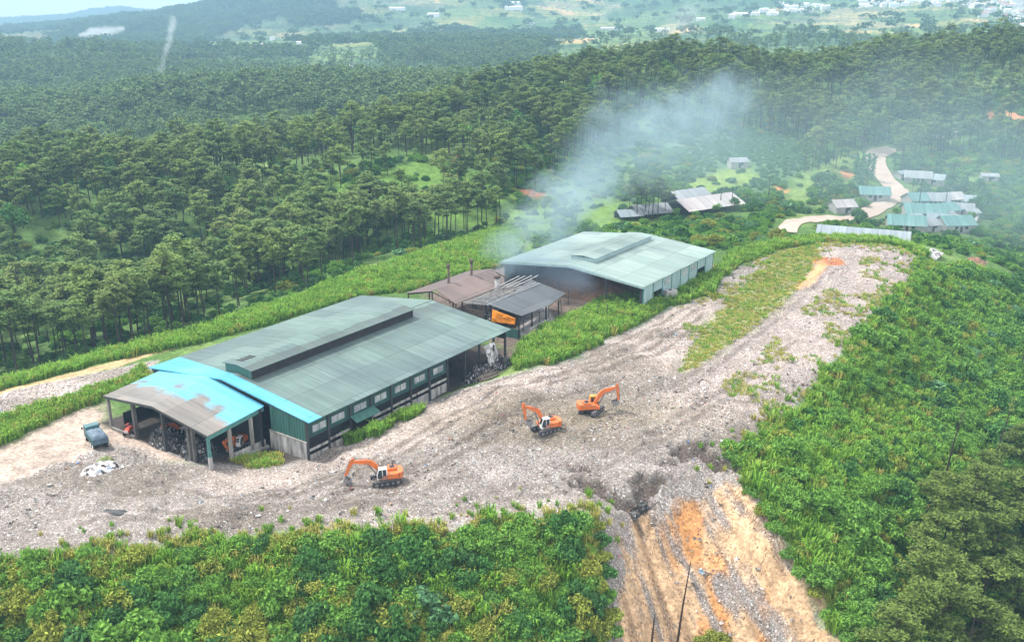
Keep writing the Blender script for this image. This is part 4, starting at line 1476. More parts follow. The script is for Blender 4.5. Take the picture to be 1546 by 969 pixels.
    put(limb([s0, tip, s1], [.14, .32, .13], -.2, .1).build('stick', MT[paint], ex))
    m = MB()
    m.tube([bp + Vector((.7, -.22, -.55)), mid2 - Vector((0, .22, .2))], .075, 8)
    m.tube([bp + Vector((.7, .12, -.55)), mid2 - Vector((0, -.12, .2))], .075, 8)
    put(m.build('boom_cylinder', MT['steel'], ex))
    put(MB().tube([mid + Vector((.1, -.05, .45)), knee + Vector((.15, -.05, .55)), s0], .075, 8).build('stick_cylinder', MT['steel'], ex))
    put(MB().tube([tip + Vector((.25, -.05, .35)), s1 + sd_.orthogonal().normalized() * 0 + Vector((.3, -.05, .05))], .06, 8).build('bucket_cylinder', MT['steel'], ex))
    # bucket: open curved shell with teeth
    a0 = bucket_a
    curve = [(0, 0), (.55, .05), (.95, -.25), (1.05, -.7), (.8, -1.05), (.35, -1.2)]
    ca, sa = math.cos(R(a0)), math.sin(R(a0))
    rot = [(x * ca - z * sa + s1.x, x * sa + z * ca + s1.z) for x, z in curve]
    m = MB()
    for (xa, za_), (xb, zb_) in zip(rot[:-1], rot[1:]):
        m.beam((xa, -.05, za_), (xb, -.05, zb_), 1.15, .07)
    for y in (-.62, .52):
        m.prism(rot, y - .03, y + .03)
    tx, tz = rot[-1]
    for y in (-.5, -.2, .1, .4):
        m.box((tx - .1 * ca, y, tz - .1 * sa), (.3, .12, .08), Matrix.Rotation(-R(a0 + 190), 3, 'Y'))
    put(m.build('bucket', MT['steel'], ex))
    m = MB()
    m.tube([(-1.9, -1.2, 1.95), (-1.9, -1.2, 2.5), (-.1, -1.2, 2.5), (-.1, -1.2, 1.95)], .03, 6)
    put(m.build('handrail', MT['machine_dark'], ex))
    return ex


def zat(px, py, z=0):
    q = P(px, py, z)
    for _ in range(6):
        q = P(px, py, float(zg(q[0], q[1])[0]))
    return (q[0], q[1], float(zg(q[0], q[1])[0]) - .03)


excavator(zat(583, 727), 197, -6, 50, -62, -60, 'orange excavator with a white cab, digging alone nearest the bushes', pitch=(0, .03))
excavator(zat(824, 652), 214, -12, 66, -98, -88, 'orange excavator with folded arm and its grey bucket resting on the heap', paint='orange')
excavator(zat(893, 622), 60, -52, 58, -84, -100, 'orange excavator reaching its arm out to the right, seen from behind', paint='orange', cab='orange_y')
q = M(-1.2, 27.6)
excavator((*M(-3.6, 28.4), -1.6), 235, 25, 44, -120, -120, 'orange excavator parked inside the canopy behind the low white wall', group='excavators parked under the canopy', sc=.85)
excavator((*M(-6.6, 17.4), -1.6), 235, 5, 58, -95, -100, 'orange excavator standing behind the scrap in the middle of the canopy', group='excavators parked under the canopy', sc=.85)

# red farm tractor beside the canopy post
tl = M(-10.9, 8.2)
tr_ = empty('tractor', (tl[0], tl[1], -1.35), ANG + R(215), 'small red tractor with a slatted grille parked at the canopy front', 'tractor')
MB().prism([(-.2, .75), (1.7, .75), (1.75, 1.3), (-.2, 1.5)], -.42, .42).build('bonnet', MT['red'], tr_, .05)
m = MB()
for k in range(5):
    m.span((1.74, -.35, .82 + k * .1), (1.79, .35, .87 + k * .1))
m.build('grille', MT['white_paint'], tr_)
MB().span((-1.2, -.55, .7), (-.2, .55, 1.25)).build('body', MT['red'], tr_, .05)
for sy in (-1, 1):
    w = MB().tube([(-.8, sy * .62, .68), (-.8, sy * .95, .68)], .68, 16).build('wheel', MT['tyre'], tr_)
    MB().tube([(-.8, sy * .96, .68), (-.8, sy * .99, .68)], .34, 12).build('rim', MT['red'], w)
    w = MB().tube([(1.2, sy * .5, .4), (1.2, sy * .75, .4)], .4, 14).build('wheel', MT['tyre'], tr_)
    MB().tube([(1.2, sy * .76, .4), (1.2, sy * .78, .4)], .2, 12).build('rim', MT['white_paint'], w)
    MB().span((-1.35, sy * .75 - .22, 1.38), (-.25, sy * .75 + .22, 1.44)).build('mudguard', MT['red'], tr_)
MB().span((-.9, -.3, 1.25), (-.5, .3, 1.65)).build('seat', MT['dark'], tr_)
MB().tube([(-.15, 0, 1.45), (-.4, 0, 1.75)], .04, 6).build('steering_wheel', MT['dark'], tr_)

# dump truck under a tarpaulin
lt = zat(146, 669)
tk = empty('dump_truck', (lt[0], lt[1], lt[2] + .02), R(128), 'boxy blue green dump truck with a tarpaulin over its load, parked in the yard', 'truck')
MB().span((-2.6, -.4, .62), (2.4, .4, .85)).build('chassis', MT['machine_dark'], tk)
m = MB()
m.span((-2.75, -1.05, .9), (.95, 1.05, 1.0))
m.span((-2.75, -1.05, 1.0), (.95, -.98, 1.78))
m.span((-2.75, .98, 1.0), (.95, 1.05, 1.75))
m.span((.88, -.98, 1.0), (.95, .98, 1.85))
for x in np.linspace(-2.6, .8, 6):
    m.span((x - .05, -1.1, .95), (x + .05, -1.05, 1.7))
    m.span((x - .05, 1.05, .95), (x + .05, 1.1, 1.7))
cg = m.build('cargo_box', MT['truck_teal'], tk)
MB().span((-2.82, -.97, 1.0), (-2.76, .97, 1.7)).build('tailgate', MT['tarp_blue'], cg)
g = np.linspace(-1, 1, 15)
gx, gy = np.meshgrid(g, g)
hh = 1.78 + .34 * np.clip(1 - gx ** 8, 0, 1) * np.clip(1 - gy ** 8, 0, 1) + (fbm(gx * 4, gy * 4, 3, 401) - .5) * .3
hh = np.where((abs(gx) > .97) | (abs(gy) > .97), 1.72, hh)
ptsl = np.stack([-.9 + gx * 1.82, gy * 1.03, hh], -1).reshape(-1, 3)
ii = np.arange(225).reshape(15, 15)
ob = obj_from_arrays('tarpaulin_cover', ptsl, np.stack([ii[:-1, :-1], ii[:-1, 1:], ii[1:, 1:], ii[1:, :-1]], -1).reshape(-1, 4), MT['tarp_blue'])
ob.parent = tk
cbn = MB().prism([(1.15, .7), (2.75, .7), (2.75, 1.5), (2.45, 2.25), (1.15, 2.3)], -.98, .98).build('cab', MT['truck_teal'], tk, .06)
MB().slab([(2.78, -.85, 1.5), (2.78, .85, 1.5), (2.5, .8, 2.18), (2.5, -.8, 2.18)], .03).build('windscreen', MT['glass'], cbn)
for sy in (-1, 1):
    MB().prism([(1.5, 1.5), (2.5, 1.5), (2.3, 2.1), (1.5, 2.1)], sy * .99 - .015, sy * .99 + .015).build('side_window', MT['glass'], cbn)
    MB().box((2.75, sy * .7, .95), (.06, .3, .2)).build('headlight', MT['white_paint'], cbn)
    MB().box((2.3, sy * 1.2, 1.8), (.08, .2, .35)).build('mirror', MT['machine_dark'], cbn)
    for x in (1.9, -1.0, -2.0):
        w = MB().tube([(x, sy * .68, .46), (x, sy * 1.02, .46)], .46, 16).build('wheel', MT['tyre'], tk)
        MB().tube([(x, sy * 1.02, .46), (x, sy * 1.05, .46)], .24, 12).build('rim', MT['white_paint'], w)

tk.scale = (1.2, 1.2, 1.25)

# bag and sheet heap by the truck
q = P(150, 708, -1)
pile = heap('rubbish_pile', 0, 0, 6.5, 4.2, 1.1, MT['white_bag'], 'low pile of pale plastic bags lying in front of the dump truck', 'rubbish pile', zb=-1.15, seed=9, rough=.8, n=20)
pile.location = (q[0], q[1], float(zg(q[0], q[1])[0]) - .05)
q = P(157, 694, -.6)
gt = heap('sheet', 0, 0, 3.4, 2.4, 1.2, MT['green_tarp'], 'crumpled olive green sheet on top of the pale bag pile', 'sheet', zb=-.6, seed=10, rough=.5, n=18)
gt.location = (q[0], q[1], float(zg(q[0], q[1])[0]) + .1)
q = zat(180, 774)
bd = heap('sheet', 0, 0, 5.4, 1.5, .35, MT['machine_dark'], 'dark flat sheet lying alone on the pale heap at the left', 'sheet', zb=0, seed=11, rough=.3, n=16)
bd.location = (q[0], q[1], q[2] + .05)
bd.rotation_euler = (0, 0, R(-12))
q = zat(965, 735)
wb = heap('rubbish_pile', 0, 0, 7, 2.2, .8, MT['scrap'], 'dark scrap with pale bags spilling over the dark broken edge above the soil slope', 'rubbish pile', zb=0, seed=12, rough=1.0, n=22)
wb.location = (q[0], q[1], q[2] - .5)
q = zat(1078, 878)
wb = heap('rubbish_pile', 0, 0, 2.6, 3.2, .7, MT['white_bag'], 'small clump of grey white bags half way down the soil slope', 'rubbish pile', zb=0, seed=13, rough=.6, n=16)
wb.location = (q[0], q[1], q[2] - .2)
# grey tank at the end of the grass strip
q = zat(1011, 455)
tkk = empty('water_tank', q, R(20), 'grey box shaped tank on a frame at the end of the grass strip', 'tank')
m = MB()
for x in (-1.6, 1.6):
    for y in (-1, 1):
        m.span((x - .12, y - .12, -.4), (x + .12, y + .12, 1.2))
m.span((-1.75, -1.1, 1.1), (1.75, 1.1, 1.3))
m.build('frame', MT['dark'], tkk)
MB().box((0, 0, 2.2), (3.3, 2.1, 1.8), None, .08).build('tank_body', MT['galv'], tkk, .12)
MB().tube([(0, 0, 3.0), (0, 0, 3.25)], .4, 12).build('lid', MT['machine_dark'], tkk)


# ------------------------------------------------------------------ village, sheds and far houses
def house(px, py, w, d, h, rise, rot, roof, label, name='house', cat='house', wall='house_wall', ymin=200, windows=2, group=None, open_=False):
    q = W(px, py, ymin)
    z = float(zg(q[0], q[1])[0])
    hs = empty(name, (q[0], q[1], z), R(rot), label, cat, group)
    if open_:
        m = MB()
        for x in np.linspace(-w / 2 + .2, w / 2 - .2, max(2, int(w / 4))):
            for y in (-d / 2 + .2, d / 2 - .2):
                m.span((x - .1, y - .1, -1.5), (x + .1, y + .1, h))
        m.span((-w / 2 + .3, d / 2 - .5, -1.5), (w / 2 - .3, d / 2 - .35, h - .1))
        m.build('frame', MT['post'], hs)
    else:
        m = MB()
        m.span((-w / 2, -d / 2, -1.5), (w / 2, d / 2, h))
        for sx in (-1, 1):
            m.add([(sx * (w / 2 - .01), -d / 2, h), (sx * (w / 2 - .01), d / 2, h), (sx * (w / 2 - .01), 0, h + rise)], [(0, 1, 2)])
        m.build('wall', MT[wall], hs)
    m = MB()
    ov = .5
    k = rise / (d / 2)
    m.slab([(-w / 2 - ov, -d / 2 - ov, h - ov * k + .03), (w / 2 + ov, -d / 2 - ov, h - ov * k + .03), (w / 2 + ov, 0, h + rise + .03), (-w / 2 - ov, 0, h + rise + .03)], .1)
    m.slab([(-w / 2 - ov, 0, h + rise + .03), (w / 2 + ov, 0, h + rise + .03), (w / 2 + ov, d / 2 + ov, h - ov * k + .03), (-w / 2 - ov, d / 2 + ov, h - ov * k + .03)], .1)
    m.build('roof', MT[roof], hs)
    if not open_:
        MB().span((-.5, -d / 2 - .06, -.2), (.5, -d / 2 + .02, 2.1)).build('door', MT['dark'], hs)
        for i in range(windows):
            x = (-w / 2 + w * (i + 1) / (windows + 1)) + (1.1 if windows % 2 else 0)
            MB().span((x - .6, -d / 2 - .05, 1.1), (x + .6, -d / 2 + .02, 2.2)).build('window', MT['glass'], hs)
    return hs


V = [(1366, 346, 13, 11, 2.6, 2.8, -16, 'roof_teal', 'low teal roofed shed at the front left corner of the village'),
     (1440, 346, 12, 10, 2.8, 2.7, 6, 'roof_teal', 'teal roofed white house at the front right of the village'),
     (1418, 341, 9, 9, 2.6, 2.2, -30, 'roof_glass', 'grey roofed house between the two front teal roofs'),
     (1392, 328, 15, 11, 2.8, 2.9, -8, 'roof_teal', 'broad pale teal roofed house at the foot of the tall pole'),
     (1424, 326, 9, 9, 3.0, 2.3, 22, 'roof_teal', 'teal roofed house right of the broad one in the village middle'),
     (1447, 325, 10, 9, 2.8, 2.4, -18, 'roof_white', 'pale roofed house at the right of the village middle'),
     (1383, 309, 9, 9, 3.0, 2.4, 10, 'roof_teal', 'small square teal roofed house at the back left of the village'),
     (1408, 310, 11, 9, 2.8, 2.5, -12, 'roof_white', 'white roofed house at the back of the village'),
     (1432, 309, 10, 8, 2.8, 2.2, 14, 'roof_pink', 'faded pink roofed house at the back right of the village'),
     (1455, 311, 8, 7, 2.6, 2.0, -28, 'roof_glass', 'small grey shed at the back right corner of the village'),
     (1399, 346, 7, 7, 2.4, 1.7, 18, 'roof_white', 'small white roofed shed squeezed between the front teal roofs'),
     (1385, 274, 11, 9, 2.6, 2.4, -20, 'roof_white', 'white roofed farmhouse upslope behind the village'),
     (1409, 277, 9, 8, 2.3, 2.0, -35, 'roof_glass', 'grey shed right of the white farmhouse upslope'),
     (1318, 300, 12, 9, 2.6, 2.6, -10, 'roof_teal', 'teal roofed house beside the bend of the dirt road'),
     (1270, 318, 9, 8, 2.6, 2.2, 12, 'roof_pink', 'pinkish roofed hut among bushes left of the dirt road'),
     (1113, 252, 8, 6, 2.6, 1.6, 8, 'roof_white', 'lone white roofed hut on top of the bright green knoll'),
     (1427, 207, 9, 6, 3.0, 1.4, 0, 'roof_pink', 'small pink walled house under pines above the village')]
for (px, py, w, d, h, r, rot, rf, lab) in V:
    house(px, py, w, d, h, r, rot, rf, lab, group='village houses by the dirt road', windows=1 if w < 10 else 2)
for px, py, w, d, h, r, rot, rf, lab in ((1378, 334, 6, 5, 2.2, .9, 20, 'roof_glass', 'little grey lean-to at the left side of the village'),
                                         (1458, 338, 7, 5, 2.4, 1.0, -30, 'roof_pink', 'little faded shed at the right side of the village'),
                                         (1422, 331, 8, 6, 2.4, 1.2, 12, 'roof_white', 'little pale shed wedged in the middle of the village roofs'),
                                         (1464, 332, 5, 5, 3.6, 1.0, 5, 'roof_white', 'tall narrow white building at the right end of the village'),
                                         (1360, 268, 6, 5, 2.2, 1.0, 30, 'roof_glass', 'tiny grey hut beside the road above the village'),
                                         (1492, 272, 7, 5, 2.4, 1.0, -10, 'roof_white', 'tiny white hut among plots right of the village')):
    house(px, py, w, d, h, r, rot, rf, lab, group='village houses by the dirt road', windows=1)
house(1062, 318, 30, 15, 2.6, 3.2, 33, 'roof_pink', 'long faded pink roofed shed behind the second hall', 'shed', 'shed', open_=True)
house(1036, 305, 18, 12, 2.6, 2.8, 33, 'roof_white', 'white roofed shed touching the long pink roofed shed', 'shed', 'shed', open_=True)
house(980, 326, 15, 11, 2.4, 2.6, 20, 'roof_white', 'white roofed shed behind the group of dark pines', 'shed', 'shed', open_=True)
house(948, 331, 9, 8, 2.2, 1.8, 15, 'roof_glass', 'small grey shed left of the shed behind the dark pines', 'shed', 'shed', open_=True)

# greenhouse
ga, gb = P(1234, 338, 1.6), P(1376, 352, 1.0)
gmid = (ga + gb) / 2
gl_ = float(np.hypot(*(gb - ga)[:2]))
gh = empty('greenhouse', (gmid[0], gmid[1], -4.6), math.atan2(gb[1] - ga[1], gb[0] - ga[0]),
           'long grey film covered greenhouse behind the far end of the heap', 'greenhouse')
GL, GW, GHT, GR = gl_ / 2, 5.5, 3.0, 3.1
m = MB()
m.slab([(-GL, -GW, GHT), (GL, -GW, GHT), (GL, 0, GHT + GR), (-GL, 0, GHT + GR)], .06)
m.slab([(-GL, 0, GHT + GR), (GL, 0, GHT + GR), (GL, GW, GHT), (-GL, GW, GHT)], .06)
m.build('roof', MT['roof_glass'], gh)
m = MB()
for sx in (-GL + .05, GL - .05):
    m.add([(sx, -GW + .1, -1), (sx, GW - .1, -1), (sx, GW - .1, GHT - .08), (sx, 0, GHT + GR - .1), (sx, -GW + .1, GHT - .08)], [(0, 1, 2, 3, 4)])
m.build('gable', MT['panel_pale'], gh)
m = MB()
m.span((-GL + .1, -GW, -1), (GL - .1, -GW + .08, GHT - .07))
m.span((-GL + .1, GW - .08, -1), (GL - .1, GW, GHT - .07))
m.build('side_wall', MT['panel_pale'], gh)
# stacked timber and white bags beyond
for px, py, mt, lab in ((1402, 384, 'white_bag', 'pile of white sacks behind the greenhouse end'), (1470, 398, 'brown_waste', 'heap of reddish rubble among green scrub at the right')):
    q = W(px, py, 250)
    hp = heap('rubbish_pile', 0, 0, 11, 7, 1.6, MT[mt], lab, 'rubbish pile', seed=20 + px % 7, rough=.9, n=20)
    hp.location = (q[0], q[1], float(zg(q[0], q[1])[0]))

# road
cl = ROADW.copy()
dense = []
for i in range(len(cl) - 1):
    p0, p1, p2, p3 = cl[max(i - 1, 0)], cl[i], cl[i + 1], cl[min(i + 2, len(cl) - 1)]
    for k in range(14):
        t = k / 14
        dense.append(.5 * ((2 * p1) + (-p0 + p2) * t + (2 * p0 - 5 * p1 + 4 * p2 - p3) * t * t + (-p0 + 3 * p1 - 3 * p2 + p3) * t ** 3))
dense.append(cl[-1])
dense = np.array(dense)
tg = np.gradient(dense, axis=0)
tg /= np.linalg.norm(tg, axis=1)[:, None] + 1e-9
nn_ = np.stack([-tg[:, 1], tg[:, 0]], 1)
wid = np.linspace(3.4, 5.0, len(dense)) + np.where(np.abs(np.arange(len(dense)) - 75) < 10, 1.5, 0)
rv = []
for k in np.linspace(-1, 1, 7):
    p_ = dense + nn_ * (wid * k)[:, None]
    rv.append(np.concatenate([p_, (zg(p_[:, 0], p_[:, 1]) + .30)[:, None]], 1))
rv = np.array(rv)
nk, nd_, _ = rv.shape
ii = np.arange(nk * nd_).reshape(nk, nd_)
rd = obj_from_arrays('road', rv.reshape(-1, 3), np.stack([ii[:-1, :-1], ii[1:, :-1], ii[1:, 1:], ii[:-1, 1:]], -1).reshape(-1, 4), MT['road'])
tag(rd, 'pale dirt road winding uphill past the village', 'road', kind='structure')


def pole(px, py, h, label, arms=1, ymin=200):
    q = W(px, py, ymin)
    z = float(zg(q[0], q[1])[0])
    o = empty('utility_pole', (q[0], q[1], z), R(random.uniform(-20, 20)), label, 'pole')
    MB().tube([(0, 0, -.6), (0, 0, h)], [.2, .13], 8).build('shaft', MT['post'], o)
    for k in range(arms):
        MB().span((-.9, -.06, h - .6 - k * .9), (.9, .06, h - .48 - k * .9)).build('crossarm', MT['post'], o)


pole(1386, 320, 12.5, 'tall dark utility pole in front of the village roofs', 1)
pole(1426, 318, 9, 'shorter utility pole among the village roofs', 1)
pole(1087, 318, 9, 'thin utility pole before the pink roofed shed', 1)
pole(1104, 318, 9, 'thin utility pole at the right end of the pink roofed shed', 1)
pole(1160, 300, 9, 'thin pole near the orange soil patch', 0)

# far houses and the town
def far_house(px, py, w, d, h, label, group, roof='far_roof', ymin=700):
    q = W(px, py, ymin)
    z = float(zg(q[0], q[1])[0])
    m = MB()
    m.span((-w / 2, -d / 2, -3), (w / 2, d / 2, h))
    m.slab([(-w / 2 - .4, -d / 2 - .4, h + .02), (w / 2 + .4, -d / 2 - .4, h + .02), (w / 2 + .4, 0, h + d * .18), (-w / 2 - .4, 0, h + d * .18)], .15)
    m.slab([(-w / 2 - .4, 0, h + d * .18), (w / 2 + .4, 0, h + d * .18), (w / 2 + .4, d / 2 + .4, h + .02), (-w / 2 - .4, d / 2 + .4, h + .02)], .15)
    o = m.build('house', MT['far_white'])
    o.data.materials.append(MT[roof])
    o.data.polygons.foreach_set('material_index', [0] * 6 + [1] * (len(o.data.polygons) - 6))
    o.location = (q[0], q[1], z)
    o.rotation_euler = (0, 0, random.uniform(-.5, .5))
    return tag(o, label, 'house', group)


FH = [(393, 70, 20, 8, 4, 'long pinkish building on the hazy slope at the left'), (412, 65, 10, 9, 7, 'white house at the right end of the long pinkish building'),
      (446, 62, 14, 7, 4, 'low white building farther right on the hazy left slope'), (452, 68, 8, 8, 6, 'white cube house below the low white building'),
      (617, 68, 12, 9, 5, 'red roofed house beside a white one in the middle valley'), (627, 73, 13, 9, 5, 'white house right of the red roofed one'),
      (532, 103, 7, 7, 6, 'lone small pink white house above the forest edge'), (655, 25, 34, 16, 10, 'large white block alone on the far plain'),
      (775, 13, 40, 16, 8, 'upper long white building on the far plain'), (776, 20, 50, 16, 8, 'lower long white building on the far plain'),
      (600, 17, 46, 12, 5, 'thin pale building far left on the plain'), (725, 67, 13, 8, 5, 'pale green roofed house in the middle valley'),
      (741, 76, 26, 5, 3, 'slanting white roof strip in the middle valley'), (921, 46, 42, 9, 4, 'long cream roof on the rim before the far plain'),
      (804, 37, 10, 8, 4, 'tiny white house in the dark wood belt'), (1000, 47, 30, 12, 5, 'white shed near the pale smoke at the middle right'),
      (1058, 31, 20, 10, 6, 'white house on the field at the middle right'), (1220, 90, 14, 6, 3, 'white roof strip just behind the right forest ridge')]
for px, py, w, d, h, lab in FH:
    far_house(px, py, w, d, h, lab, 'scattered houses on the far slopes', 'red_roof' if 'red roofed' in lab else ('roof_teal' if 'green roofed' in lab else ('roof_pink' if 'pink' in lab else 'far_roof')))
rr = random.Random(5)
n_t = 0
while n_t < 200:
    px = rr.uniform(1300, 1575)
    lim = 10 + max(0, (px - 1440)) * .36 + rr.uniform(-3, 4)
    py = rr.uniform(-14, min(lim, 46))
    if px < 1400 and py > 13:
        continue
    w = rr.uniform(9, 24)
    far_house(px, py, w, rr.uniform(8, 14), rr.uniform(5, 12), 'small pale house in the dense hazy town at the far right', 'houses of the far town',
              rr.choice(['far_roof', 'far_roof', 'far_roof', 'roof_pink', 'red_roof', 'roof_white']), ymin=1300)
    n_t += 1
for k in range(26):
    px = rr.uniform(1102, 1172)
    far_house(px, 27 - (px - 1102) * .12 + rr.uniform(-3, 3), rr.uniform(9, 18), 10, rr.uniform(5, 8), 'small white house in the hazy hamlet strung along the ridge road', 'houses of the ridge hamlet', ymin=1300)
for k in range(16):
    far_house(rr.uniform(1178, 1254), rr.uniform(7, 17), rr.uniform(12, 26), 12, rr.uniform(5, 9), 'white house in the middle cluster between hamlet and town', 'houses of the middle cluster', ymin=1300)

# ------------------------------------------------------------------ plants
ML = {
    'pine': mat_leaf('pine_needles', [(.090, .160, .050), (.155, .240, .060), (.220, .285, .070), (.105, .175, .062), (.200, .235, .072), (.125, .205, .056)], .7, .22),
    'pine_blue': mat_leaf('pine_needles_haze_tint', [(.070, .135, .062), (.105, .175, .070), (.140, .210, .078), (.080, .140, .070)], .7, .22),  # darker, bluer needles: haze between the ridges put into the colour
    'pine_olive': mat_leaf('pine_needles_olive', [(.074, .122, .032), (.110, .156, .038), (.086, .128, .035)], .7, .22),
    'leaf_dark': mat_leaf('broad_leaves_dark', [(.055, .155, .040), (.075, .185, .052), (.062, .145, .052)], .5, .22),
    'leaf_mid': mat_leaf('broad_leaves_mid', [(.115, .255, .052), (.155, .305, .058), (.098, .220, .058)], .55, .26),
    'leaf_olive': mat_leaf('leaves_olive', [(.195, .265, .046), (.250, .285, .058), (.165, .215, .048)], .6, .24),
    'leaf_teal': mat_leaf('leaves_blue_green', [(.085, .200, .105), (.115, .240, .115), (.105, .215, .125)], .6, .22),
    'grass': mat_leaf('tall_grass', [(.145, .295, .036), (.200, .345, .042), (.120, .260, .044), (.260, .345, .058), (.165, .315, .038)], .55, .3),
    'grass_dry': mat_leaf('dry_grass', [(.32, .31, .085), (.40, .32, .115), (.27, .32, .07), (.33, .265, .09)], .7, .28),
    'far_tree': mat_leaf('far_tree_crowns', [(.060, .115, .048), (.085, .150, .055), (.12, .19, .06)], .8, .2),
}


def frames(n, up=.6):
    """random leaf planes, biased to face the sky."""
    nrm = RNG.normal(size=(n, 3)) * (1 - up) + np.array([0, 0, up])
    nrm /= np.linalg.norm(nrm, axis=1)[:, None] + 1e-9
    r = RNG.normal(size=(n, 3))
    a = np.cross(nrm, r)
    a /= np.linalg.norm(a, axis=1)[:, None] + 1e-9
    return a, np.cross(nrm, a)


def quads(c, a, b, la, lb):
    """pointed leaf or tuft quads round the centres c."""
    la = np.asarray(la)[:, None] if np.ndim(la) else la
    lb = np.asarray(lb)[:, None] if np.ndim(lb) else lb
    n = len(c)
    v = np.stack([c - a * la, c + b * lb - a * la * .15, c + a * la, c - b * lb + a * la * .1], 1).reshape(-1, 3)
    return v, np.arange(n * 4).reshape(n, 4)


def mesh_np(name, v, f, mat):
    me = bpy.data.meshes.new(name)
    me.vertices.add(len(v))
    me.vertices.foreach_set('co', np.ascontiguousarray(v, np.float32).ravel())
    me.loops.add(len(f) * 4)
    me.polygons.add(len(f))
    me.loops.foreach_set('vertex_index', np.ascontiguousarray(f, np.int32).ravel())
    me.polygons.foreach_set('loop_start', np.arange(0, len(f) * 4, 4, dtype=np.int32))
    me.polygons.foreach_set('loop_total', np.full(len(f), 4, np.int32))
    me.update(calc_edges=True)
    me.materials.append(mat)
    return me


def clumps(cs, rad, flat, per, la, lb, up=.55):
    out = []
    for c, r in zip(cs, rad):
        d = RNG.normal(size=(per, 3))
        d /= np.linalg.norm(d, axis=1)[:, None]
        d *= (RNG.random((per, 1)) ** .45) * r
        d[:, 2] *= flat
        out.append(d + c)
    c = np.concatenate(out)
    a, b = frames(len(c), up)
    s = RNG.uniform(.65, 1.3, len(c))
    return quads(c, a, b, la * s, lb * s)


def pine_meshes(seed, H=17.0, n=19, per=42, la=.42, lb=.24, wide=3.1, base=.52, mat='pine', conic=.0):
    rs = random.Random(seed)
    cs, rd, limbs = [], [], []
    lean = (rs.uniform(-.5, .5), rs.uniform(-.5, .5))
    for k in range(n):
        h = base + (1 - base) * ((k + rs.random()) / n) ** .85
        prof = math.sin(min(1, max(0.05, (h - base + .06) / (1.06 - base))) * math.pi * .86) ** .6
        prof = prof * (1 - conic) + conic * (1.05 - h) / (1.05 - base)
        r = wide * prof * rs.uniform(.35, 1.05)
        an = rs.uniform(0, 2 * math.pi) if k < n - 1 else 0
        if k == n - 1:
            r = .2
        lx, ly = lean[0] * h, lean[1] * h
        z = h * H - .1 * r
        cs.append((lx + r * math.cos(an), ly + r * math.sin(an), z))
        rd.append(rs.uniform(.95, 1.55) * wide / 3.1)
        if r > .6:
            limbs.append(((lx, ly, (h - .06) * H), cs[-1], .07))
    v, f = clumps(np.array(cs), rd, .36, per, la, lb, .72)
    crown = mesh_np('crown', v, f, ML[mat])
    m = MB()
    m.tube([(0, 0, -1.0), (lean[0] * .4, lean[1] * .4, H * .45), (lean[0], lean[1], H * .95)], [.22, .15, .05], 7)
    for a, b, r in limbs:
        m.tube([a, b], [r, .02], 4)
    me = bpy.data.meshes.new('trunk')
    me.from_pydata(m.v, [], m.f)
    me.materials.append(MT['bark'])
    return trunk_crown(me, crown)


def trunk_crown(t, c):
    return (t, c)


def join_mesh(name, t, c):
    """trunk and crown of a far tree in one prototype mesh."""
    bm = bmesh.new()
    bm.from_mesh(t)
    nft = len(bm.faces)
    bm.from_mesh(c)
    bm.faces.ensure_lookup_table()
    for i, fc_ in enumerate(bm.faces):
        fc_.material_index = 0 if i < nft else 1
    me = bpy.data.meshes.new(name)
    bm.to_mesh(me)
    bm.free()
    me.materials.append(t.materials[0])
    me.materials.append(c.materials[0])
    return me


def bush_mesh(name, mat, n=16, per=60, la=.20, lb=.10, w=1.0, h=1.0, rad=.42, up=.35):
    cs = []
    for k in range(n):
        an, r = RNG.uniform(0, 2 * math.pi), w * RNG.random() ** .6
        z = h * (.25 + .75 * RNG.random() * max(.12, 1 - (r / w) ** 2) ** .5)
        cs.append((r * math.cos(an), r * math.sin(an), z))
    v, f = clumps(np.array(cs), RNG.uniform(.7, 1.25, n) * rad, .8, per, la, lb, up)
    # a few stems
    m = MB()
    for c in cs[::3]:
        m.tube([(0, 0, -.3), (c[0] * .5, c[1] * .5, c[2] * .6), c], [.045, .03, .015], 4)
    me = mesh_np(name, v, f, ML[mat])
    st = bpy.data.meshes.new('stems')
    st.from_pydata(m.v, [], m.f)
    st.materials.append(MT['bark'])
    return join_mesh(name, st, me)


def grass_mesh(name, mat, n=46, h=1.5, spread=.55, wdt=.05, droop=.8):
    an = RNG.uniform(0, 2 * math.pi, n)
    r = spread * RNG.random(n) ** .6
    b = np.stack([r * np.cos(an), r * np.sin(an), np.full(n, -.1)], 1)
    dr = an + RNG.normal(0, .7, n)
    out = np.stack([np.cos(dr), np.sin(dr), np.zeros(n)], 1)
    H = h * RNG.uniform(.55, 1.15, n)[:, None]
    side = np.stack([-np.sin(dr), np.cos(dr), np.zeros(n)], 1) * (wdt * RNG.uniform(.6, 1.4, n))[:, None]
    up = np.array([[0, 0, 1.0]])
    L = RNG.uniform(.15, .5, n)[:, None] * droop
    p1 = b + up * H * .55 + out * H * L * .3
    p2 = b + up * H * .92 + out * H * L * .85
    p3 = b + up * H * (1 - .25 * droop * RNG.random((n, 1))) + out * H * L * 1.6
    v = np.stack([b - side, b + side, p1 + side * 1.1, p1 - side * 1.1, p2 + side * .8, p2 - side * .8, p3 + side * .12, p3 - side * .12], 1).reshape(-1, 3)
    k = np.arange(n)[:, None] * 8
    f = np.concatenate([k + np.array([[0, 1, 2, 3]]), k + np.array([[3, 2, 4, 5]]), k + np.array([[5, 4, 6, 7]])])
    return mesh_np(name, v, f, ML[mat])


def proto(me_list, cname):
    c = bpy.data.collections.new(cname)
    for i, me in enumerate(me_list):
        o = bpy.data.objects.new('%s_%02d' % (cname, i), me)
        c.objects.link(o)
    return c


